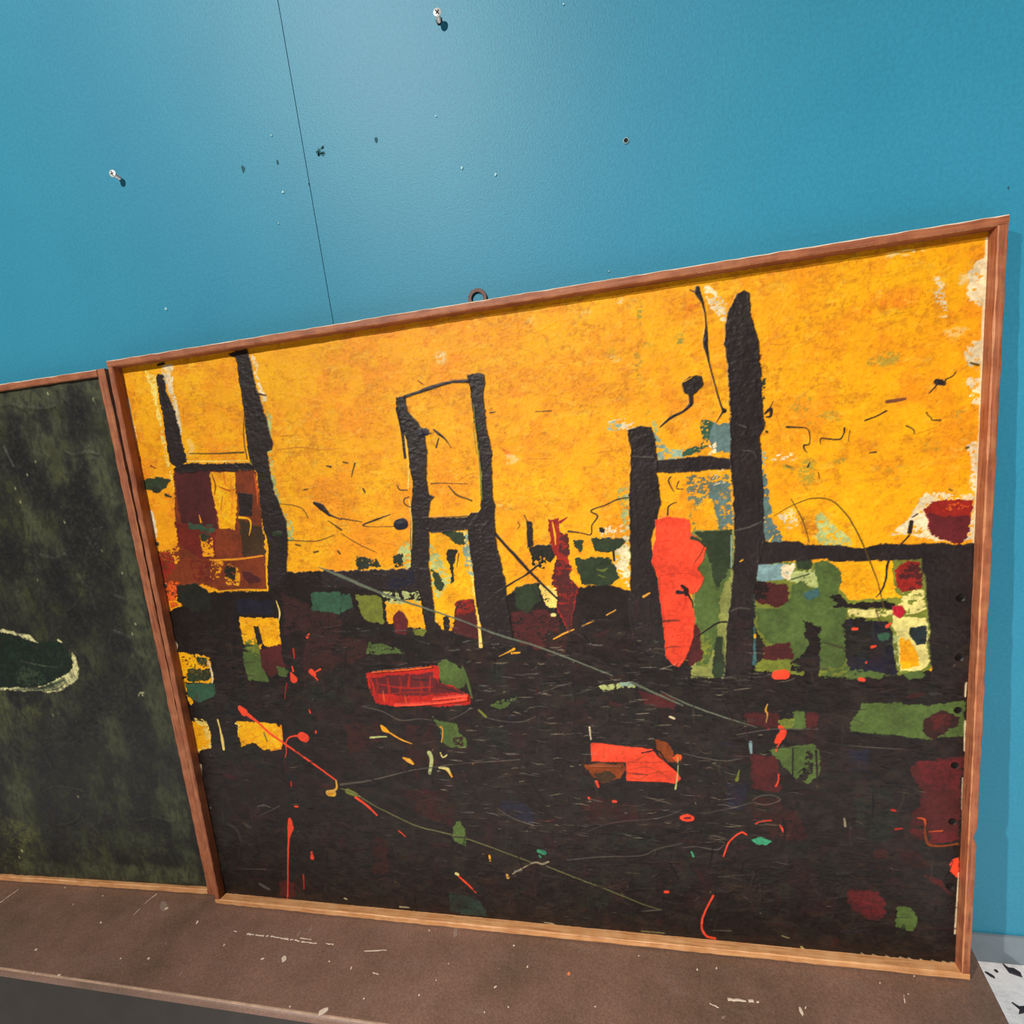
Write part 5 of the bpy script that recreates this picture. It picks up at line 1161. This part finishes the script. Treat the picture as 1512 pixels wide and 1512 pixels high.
L GRd 0.25 1 -|1 1.3 1.6 1|755.4,141.1 773.1,144.1 799.1,141.5 809.4,150.1
L GRd 0.2 1 -|0.6 1.2 1.2|780.6,193.7 815,202.9 845.8,213.7
L GRd 0.3 1 -|0.9 1.5 1.8 0.9|760.8,281.7 783.3,275.9 811.2,272 833.4,275.9
L GRd 0.25 1 -|1.2 1.5 0.9|828.6,308.9 871.7,317.4 923.8,318.4
L GRd 0.2 1 -|1.7 1.4 0.8|956.9,297.9 981.9,295.5 1023.5,293.6
L GRd 0.15 1 -|1.3 0.6|800.8,99.8 841.1,106.6
L GRd 0.15 1 -|1 2|789.6,15.6 814.7,17.3
L GRb 0.2 1 -|1.7 2.9|953.8,197 955.1,186
L GRd 0.4 1 -|1.1 1.4 0.8|825.8,473.9 835.1,477.9 848,476.1
L Kd 0.4 1 -|1.4 2 2.3 2.3|783.4,441.1 797.2,451.2 810.9,459.7 824.1,459.4
L GRd 0.5 1 -|1 2|840,699.1 847.3,695.8
L GRd 0.5 1 -|0.8 0.8 0.5|844.3,668.7 854.1,666.5 858.9,658.2
L Kd 0.4 1 -|2.8 6.2 4.5|768.2,509.5 773.4,503.5 773.2,497.6
L K 0.4 1 -|5.6 4.5|763.2,501 769.2,500.1
L Kd 0.3 1 -|3.4 1.7 0.8|772,503.5 779.6,488.6 780.6,479.8
L DG 0.3 1 -|4.9 2.7 2.2 1.6|782.5,568.9 790.3,565.6 795.3,559.7 799.2,556.6
L Kd 0.2 1 -|0.8 0.8 0.5|796.6,558.2 792.3,548.5 784,537.6
L GRd 0.2 1 -|1.7 3.4 1.7|94.6,168.3 107.7,171.4 119.6,168
L GRd 0.2 1 -|1.3 1.7|95.6,151.3 136.8,171.7
L GR 0.15 0.6 -|4.4 6.2 3.5|71.6,24.2 81.4,18.7 89.4,15.1
L GRd 0.2 0.5 -|4.4 5.2 1.7|32,133.1 47.5,123.7 51.3,98.9
L GR 0.15 0.4 -|5.2 6.9|63.1,137.1 72.3,129.4
L GRd 0.15 1 -|0.9 1.3|28.2,48.4 90,53.4
L Kd 1.2 1 -|8.2 6.4 1.4|-4.2,35.7 5.6,46.5 14.9,57.1
L C 0.05 0.8 -|1.5 2.1|975.2,1.5 977.6,-0.3
L C 0.05 0.8 -|1.5 2.1|988.5,1.4 992.2,-0.2
L C 0.05 0.8 -|1.5 2.1|1004.2,1.3 1006.9,-0.4
L C 0.05 0.8 -|1.5 2.1|1019.9,1.2 1024.1,-0.3
L C 0.05 0.8 -|1.5 2.1|1030.2,1.2 1032.3,-0.6
L C 0.05 0.8 -|1.5 2.1|1043.1,1.1 1045.7,-0.6
L C 0.05 0.8 -|1.5 2|1055.8,1 1059.4,-0.5
L C 0.05 0.8 -|1.5 2|1068.4,1 1072.5,-0.5
L C 0.05 0.8 -|1.4 2|1077.2,1.1 1082.7,-0.2
L C 0.03 1 -|2 1.5|1080.5,379.2 1080,362.3
L C 0.03 1 -|2.3 1.5|1081.2,331.2 1081.9,293.7
L C 0.03 1 -|0.8 1.1|1081.5,258.5 1082.1,216.6
L C 0.03 1 -|1.4 1.9 2.2|1081.9,130.2 1081.5,92.1 1080.7,43.3
L PY 0.1 0.5 -|1.9|879.3,16.8 887.7,14.3
L PY 0.1 0.7 -|3.1|903,2.1 905.7,-1.1
L PY 0.05 0.4 -|2.8 2.1|693.8,2.9 725,3.5
L C 0.05 0.7 -|3.2 2|322.3,5.4 337.6,5.7
L C 0.05 0.7 -|1.8 2.6|553.1,2.6 566.5,0.9
L C 0.05 0.7 -|3.3|226.8,11.2 230.7,10.3"""
cv = Canvas((W - 2 * w) * 1000, (H - 2 * w) * 1000, 1.0, PAL['Y'], 100)
X, Y = cv.X, cv.Y
t1 = fbm(X, Y, 60, 7, 5); t2 = fbm(X, Y, 7, 13, 5); t3 = fbm(X, Y, 16, 19, 5, .35)
for key, f in (('O', np.clip((t1 - .5) * 3, 0, .5)), ('Yb', np.clip((.5 - t1) * 4, 0, .7)), ('Ob', np.clip((t2 - .56) * 4, 0, .5)), ('Ob', np.clip((t3 - .6) * 4, 0, .35))):
    cv.lay((slice(None), slice(None)), key, f.astype(np.float32), .03)
cv.h += (fbm(X, Y, 14, 23, 5) - .5) * .5 + (fbm(X, Y, 3, 29, 3, .5) - .5) * .35
cv.stamp = np.zeros_like(X); cv.hst = np.zeros_like(X)
scratches_glints(cv, 330, ['Ob', 'DO', 'Ob', 'BR'], lambda c, x, y: y > 420, 5, (6, 34), (.5, 1.1), .3, .45, lambda r, x, y: r.gauss(0, .35) + (1.5 if r.random() < .2 else 0))
cv.run(PAINT_A)
# crusty relief of the dark passages
yel = ((cv.col[..., 0] > .75) & (cv.col[..., 1] > .45) & (cv.col[..., 2] < .35)).astype(np.float32)
for key, f in (('BR', np.clip((fbm(X, Y, 2.6, 203, 3) - .66) * 6, 0, .2)), ('Ob', np.clip((fbm(X, Y, 5, 207, 4, .5) - .57) * 4, 0, .3)), ('Yp', np.clip((fbm(X, Y, 12, 211, 4, .5) - .64) * 4, 0, .25)), ('O', np.clip((fbm(X, Y, 34, 213, 4) - .56) * 5, 0, .32)), ('Yb', np.clip((fbm(X, Y, 30, 219, 4) - .5) * 5, 0, .5))):
    cv.lay((slice(None), slice(None)), key, (f * yel).astype(np.float32), .03)
cv.h += yel * np.clip(1 - np.abs(fbm(X, Y, 20, 217, 4, .6) - .5) * 9, 0, 1) ** 3 * .35
dark = np.clip((.30 - cv.col.max(-1)) * 8, 0, 1)
soft = np.clip((fbm(X, Y, 40, 77, 3) - .42) * 5, 0, 1); low = np.clip((480 - Y) / 40, 0, 1)
for key, f in (('Kb', np.clip((fbm(X, Y, 18, 53, 5, .6) - .5) * 5, 0, .8)), ('Md', np.clip((fbm(X, Y, 30, 57, 5) - .58) * 5, 0, .5)), ('Kg', np.clip((fbm(X, Y, 26, 59, 5) - .56) * 6, 0, .7)), ('Kx', np.clip((fbm(X, Y, 9, 63, 4, .5) - .58) * 6, 0, .6))):
    cv.lay((slice(None), slice(None)), key, (f * dark * (.2 + .45 * low)).astype(np.float32), .05)
r1 = 1 - np.abs(fbm(X, Y, 15, 51, 4, .4) - .5) * 4; r2 = 1 - np.abs(fbm(X, Y, 7, 61, 3) - .5) * 4
cv.h += blur(dark, 2) * (np.clip(r1, 0, 1) ** 3 * .45 * soft + np.clip(r2, 0, 1) ** 3 * .22 * (1 - soft) + (fbm(X, Y, 5, 71, 3) - .5) * .45)
isdark = lambda c, x, y: c.max() < .22 and y < 470
scratches_glints(cv, 420, ['GRd', 'Kg', 'GRd', 'Md'], isdark, 9, (4, 26), (.5, 1.2), .7, .5, lambda r, x, y: (r.gauss(1.5, .2) if (x > 480 and x < 640 and r.random() < .5) else r.gauss(-.04, .3)))
scratches_glints(cv, 500, ['Kx', 'Kb', 'Kg', 'Md', 'Kb'], isdark, 49, (5, 40), (1.2, 4.0), .5, .8, lambda r, x, y: r.gauss(-.03, .2) + (1.55 if r.random() < .3 else 0))
scratches_glints(cv, 60, ['Md', 'M', 'Kg', 'N'], isdark, 59, (8, 30), (4, 10), .2, .6, lambda r, x, y: r.gauss(0, .3) + (1.55 if r.random() < .4 else 0))
scratches_glints(cv, 40, ['PG', 'C', 'OG', 'YO', 'BOr'], isdark, 69, (1.5, 5), (.6, 1.4), .4, .7, lambda r, x, y: r.uniform(0, 3.1))
scratches_glints(cv, 420, ['GR', 'GRd', 'GRb'], lambda c, x, y: isdark(c, x, y) and 400 < x < 880 and 150 < y < 440, 39, (4, 24), (.8, 1.4), .9, .95, lambda r, x, y: r.gauss(-.03, .12))  # grey strokes paint the gloss highlights on ridges of the dark centre
scratches_glints(cv, 90, ['GR', 'GRb'], isdark, 19, (4, 20), (.7, 1.1), .6, .7, lambda r, x, y: r.gauss(-.05, .25))  # sparser painted ridge highlights over the other dark passages
for x, y in [(1071.2, 481.4), (1072.6, 410.2), (1073.7, 344.7), (1073.2, 273.9), (1072.9, 199.4), (1073.2, 110.5)]: cv.disc(x, y, 4.3, -0.9, 'Kx', 'nail_hole')
for x, y in [(2.7, 607.8), (2.6, 541.5), (-0.5, 356.9)]: cv.disc(x, y, 3.4, 1.8, 'Kg', 'nail_head')
notes = dict(bright_red_patch='patch of thick bright orange-red paint', black_bar='tall bar of thick black paint', black_beam='crosswise bar of black paint', green_patch='patch of green paint', red_patch='patch of dark red paint', red_post='narrow upright of dark red paint', drip_line='thin poured line of paint')
cv.build('canvas', big, (w, w, -d), M_PAINT, 0.80, notes)

# ================================================================== the dark painting
W2, H2, w2, d2, T2 = 0.62, 0.87892, 0.0095, 0.006, 0.018
w3 = 0.0135
small = tag(empty('painting', [-0.63525, -0.09716, 0.00126], (math.radians(90 - 4.0), 0, math.radians(1.613))), 'dark green and black abstract painting with a pale crescent, cut by the left picture edge', 'painting', 'paintings leaning on the teal wall')
rail('frame_rail', small, 'u', 0, W2 - w3 - .0004, H2 - w2, H2, T2, (1,), 11, [M_WH, M_WORN, M_LIT], lit_arris=True)
rail('frame_rail', small, 'u', 0, W2 - w3 - .0004, 0, w2, T2, (), 12, [M_WLIT, M_WORN])
rail('frame_rail', small, 'v', 0, H2, W2 - w3, W2, T2, (1, 3), 13, [M_WV, M_WORN])
rail('frame_rail', small, 'v', w2, H2 - w2, 0, w2, T2, (1,), 14, [M_WV, M_WORN])
box('backing_board', (w2, w2, -0.016), (W2 - w3, H2 - w2, -d2 - 0.0015), M_BACK, small)
PAINT_B = """E LG 533.5 849.2 76.7 24.1 0.7 0.5
E LG 586.4 818.5 27.1 32.5 0.6 0.5
E LG 443.7 844.4 45.4 22.7 0.7 0.5
E LG 560.5 719.9 24.8 67.8 0.75 0.5
E LG 576.7 613.1 23.2 69.6 0.7 0.5
E LG 568.4 503.5 24.1 72.2 0.75 0.5
E LG 571 435.1 17.2 49.1 0.5 0.5
E LG 464.3 739 14 40.7 0.6 0.5
E LG 410.8 646.4 19.5 36.6 0.7 0.5
E LG 407.3 679.6 12.1 36.3 0.5 0.5
E LG 460.6 770.8 46.1 16.1 0.5 0.5
E LG 563 292.9 18 64.2 0.45 0.5
E LG 557.6 155.2 26.8 80.4 0.7 0.5
E LG 564.9 37.7 27.6 41.5 0.7 0.5
E LG 360.1 12.5 178.6 23.8 0.7 0.5
E LG 505.9 20.9 70.8 19.8 0.7 0.5
E LG 457.2 165.3 19.3 41.4 0.5 0.5
E LG 349.7 292.7 19.3 41.4 0.5 0.5
E LG 232.2 145.4 38.9 65.8 0.7 0.5
E LG 255 318.4 28.3 70.7 0.5 0.5
E LG 472.7 280.3 29.2 53.2 0.55 0.5
E LG 465.6 86.3 56.4 28.2 0.45 0.5
E LG 385.3 342.8 26.9 26.9 0.4 0.5
E LG 340.3 548.6 25.7 51.5 0.3 0.5
E LG 477.7 695.5 18.8 23.5 0.35 0.5
E LO 207.4 89.1 39.8 52 0.7 0.6
E LO 181.8 31.1 31.3 28.2 0.6 0.6
E LO 306.5 318.2 22.3 27.8 0.35 0.6
E LO 251.5 331.3 16.9 42.3 0.4 0.6
E LO 333.8 337 27.4 19.2 0.4 0.6
E LO 375 95.9 28.9 20.3 0.4 0.6
E LK 547.1 817.8 17.6 39.6 0.95 0.5
E LK 532.8 824.4 11 28.7 0.6 0.5
E LK 412.9 785.9 35 46.7 0.6 0.5
E LK 494.3 662 58.9 58.9 0.9 0.5
E LK 442.5 709.1 35.5 59.1 0.5 0.5
E LK 499.3 585.2 48.1 36.1 0.7 0.5
E LK 416.4 754 28.3 35.3 0.7 0.5
E LK 510.3 528.7 36.6 73.2 0.6 0.5
E LK 435.5 497.7 50.5 50.5 0.5 0.5
E LK 349.5 241.2 56 84.1 0.8 0.5
E LK 519.5 305.1 33.8 64.9 0.8 0.5
E LK 297.2 160.9 29.2 87.5 0.8 0.5
E LK 349.2 135.5 57.7 72.2 0.6 0.5
E LK 558.9 218.6 18.4 52.6 0.5 0.5
E LK 425.7 124.8 28.2 22.6 0.8 0.5
E LK 508.8 121.1 41.3 19.3 0.7 0.5
E LK 420.4 317.7 26.8 80.3 0.4 0.5
E LK 526.4 49 36.3 16.7 0.8 0.5
E LK 357.6 605.1 25.2 50.3 0.6 0.5
E LK 499.6 437.2 37.7 75.5 0.5 0.5
E LK 301.8 227.6 42.9 85.7 0.6 0.5
P LD 2 0 1.5 0.1 1 -|288.6,473.7 315.9,469.1 361.4,455.6 403.8,457.8 419.3,439.5 427.4,409.4 416,387.9 359.9,377.8 301.3,373.8 256.8,371.9 170.3,383.5 154.8,428.3 199.4,470.7
P LE 4 0.5 2 0.1 0.35 -|303.9,406 327.1,411.7 352.9,402.5 362.4,386.4 331.5,378.3 296.3,381.3
P LC 0.8 0.05 0 0.3 1 pale_ring|262.6,483.1 290.9,480.9 318.1,476.3 346.8,468.1 361.1,459.2 354.8,457 316.3,470.3 289,474.9 260.7,477.1
L LC 0.2 1 -|3.9 2.6|352.7,459.5 362.5,454.4
L LC 0.2 1 -|3.9 2.6|405.1,457.8 411,454
P LC 0.8 0.06 0 0.4 1 pale_ring|426.4,435.7 430.2,429.7 433.8,417.6 433.2,405.6 425.6,387.7 406,377.1 382.4,367.6 364.5,364.2 342.9,368.2 314.2,368.6 285.7,370.2 256.8,371.9 228,374.9 228.8,377.4 287.2,375.2 330.1,373.3 368.4,382.6 400,395.5 419.6,405.9 423.9,421.5
L LE 0.3 1 -|2.1 4.1 2.8|286,371.5 344.3,373.1 397.7,387
L LD 0.1 0.8 -|0.7 1.4 0.4|336.8,372 367.7,380.2 400.4,391.8
L LD 0.1 0.8 -|0.7 1.4 0.4|339.7,371.9 370.1,378.9 400.1,390.6
L LD 0.1 0.8 -|0.7 1.4 0.4|342.2,370.7 372.6,377.6 399.4,388.2
L LD 0.1 0.8 -|0.7 1.4 0.4|345,370.6 375,376.3 399,386.9
L LD 0.1 0.8 -|0.7 1.4 0.4|347.5,369.3 377.5,375.1 398.4,384.5
L LD 0.1 0.8 -|0.7 1.4 0.4|350,368.1 379.6,372.6 397.7,382.1
L LD 0.1 0.8 -|0.7 1.3 0.4|352.8,368 382,371.3 397.3,380.9
L LE 0.2 0.6 -|1.3 2.7 1.3|316.6,424.2 356.5,414.7 390.3,410.2
L LE 1.3 0.12 -|3.6|504.3,758.2 519.2,752.7 544.8,754.3 561.9,748.6
L LE 1.3 0.12 -|3.6|546.9,762.3 533.9,751.3 526.6,733.3
L LE 1.3 0.12 -|5.8|286.1,174.1 319.9,188.2 348.6,186.2 382.9,179.1
L LE 1.3 0.12 -|7.1|306.4,109.6 344.7,119.2 361,135.9
L LE 1.3 0.12 -|6.7|457.6,139.1 475.5,126.5 497.2,129.9
L LE 1.3 0.12 -|5.5|512,134.3 531.1,128.5 551.1,126.6
L LE 1.3 0.12 -|4.7|375,68.7 392.8,53.1
L LE 1.3 0.12 -|4.1|507,335.6 489,317.4 489.5,292.8 496.8,268
L LE 1.3 0.12 -|5.7|523.5,627.5 514.3,617.3 492.9,585.6
L LE 1.3 0.12 -|5.6|538.8,637.2 518.3,632.2
L LE 1.3 0.12 -|5.9|411.2,601.8 435.6,593.6 457.1,598.9
L LE 1.3 0.12 -|3.9|536,527.5 553.6,521 567.6,526
L LE 1.3 0.12 -|5.6|525.2,67.7 534.1,46.7 537.2,36.2
L LE 1.3 0.12 -|5.9|474,564.4 487.4,541.2 494,506.8
L LE 1.3 0.12 -|4|438.7,509.2 471.4,530.6 486.9,563.7
L LE 1.3 0.12 -|4.5|287.6,279.7 313.2,266.8 327.5,214.8
L LE 1.3 0.12 -|4.2|478.6,329.8 457.5,327.4
L LE 1.3 0.12 -|4|515.1,471.5 544.5,458.9
L LE 1.3 0.12 -|3.6|440.8,834.6 476.9,826.6 502.5,827.8
L LE 1.3 0.12 -|3.7|402.9,838.8 428.8,838 451.5,827.3
L LE 1.3 0.12 -|3.8|471.8,674.5 440.1,655.2
L LE 1.3 0.12 -|3.8|390.5,777.6 400.3,744.9
L LC 0.3 0.7 -|1.8 2.4|495.9,848.6 496.6,846.5
L LC 0.3 0.7 -|1.7 2.4|573.6,829.8 574.3,827.7
L LC 0.3 0.7 -|1.9 2.6|393.4,713.3 394,711.1
L LC 0.3 0.7 -|1.9 2.7|397.4,691.3 398.1,689
L LC 0.3 0.7 -|1.9 2.6|472.2,652.9 472.9,650.6
L LC 0.3 0.7 -|2 2.8|393,563.2 393.7,560.8
L LC 0.3 0.7 -|1.9 2.6|558.4,565.2 559.1,563
L LC 0.3 0.7 -|1.9 2.6|529.9,603.1 530.6,600.9
L LC 0.3 0.7 -|1.9 2.7|562.9,481.1 563.6,478.8
L LC 0.3 0.7 -|2 2.7|553.6,464.4 554.4,462.1
L LC 0.3 0.7 -|2.5 3.4|207.6,53.8 208.3,51
L LC 0.3 0.7 -|2.5 3.4|196.9,39 197.6,36.2
L LC 0.3 0.7 -|2.2 3|355.9,324.3 356.6,321.8
L LC 0.3 0.7 -|2 2.8|546.1,359.3 546.8,356.9
L LC 0.3 0.7 -|2.3 3.1|365.8,169.4 366.5,166.8
L LC 0.3 0.7 -|1.9 2.6|423,732.2 423.7,730
L LC 0.3 0.7 -|1.9 2.6|444.5,751.4 445.1,749.2
L LC 0.15 0.5 -|2.2 1.1|575.3,831.6 577,819.5
L LC 0.3 0.7 -|2.5 2.5 2.5|538.6,355.8 542.7,361.7 549.3,361.6"""
cv = Canvas((W2 - w2 - w3) * 1000, (H2 - 2 * w2) * 1000, 1.4, (46, 48, 40), 300)
X, Y = cv.X, cv.Y
t1 = fbm(X, Y, 70, 37, 5); t2 = fbm(X, Y, 28, 43, 5, 1.8)
for key, f in (('LG', np.clip((t1 - .5) * 3, 0, .6)), ('LK', np.clip((.52 - t2) * 5, 0, .8)), ('LO', np.clip((t2 - .62) * 3, 0, .3))):
    cv.lay((slice(None), slice(None)), key, f.astype(np.float32), .08)
cv.run(PAINT_B)
r1 = 1 - np.abs(fbm(X, Y, 34, 81, 4, 1.3) - .5) * 5; r2 = 1 - np.abs(fbm(X, Y, 13, 91, 4) - .5) * 5
cv.h += np.clip(r1, 0, 1) ** 4 * 1.1 * np.clip((fbm(X, Y, 60, 97, 2) - .4) * 5, 0, 1) + np.clip(r2, 0, 1) ** 4 * .3 + (fbm(X, Y, 8, 95, 4) - .5) * .7
for key, f in (('LG', np.clip((fbm(X, Y, 4, 99, 3) - .55) * 4, 0, .22)), ('LK', np.clip((fbm(X, Y, 5, 103, 4, 2.2) - .52) * 4, 0, .4))):
    cv.lay((slice(None), slice(None)), key, f.astype(np.float32), .05)
scratches_glints(cv, 60, ['LE', 'LK'], lambda c, x, y: x > 330, 29, (5, 24), (.6, 1.4), .7, .3, lambda r, x, y: r.uniform(0, 3.1))
cv.build('canvas', small, (w2, w2, -d2), M_PAINT2, 0.80, dict(pale_ring='crescent of pale cream-yellow paint'))
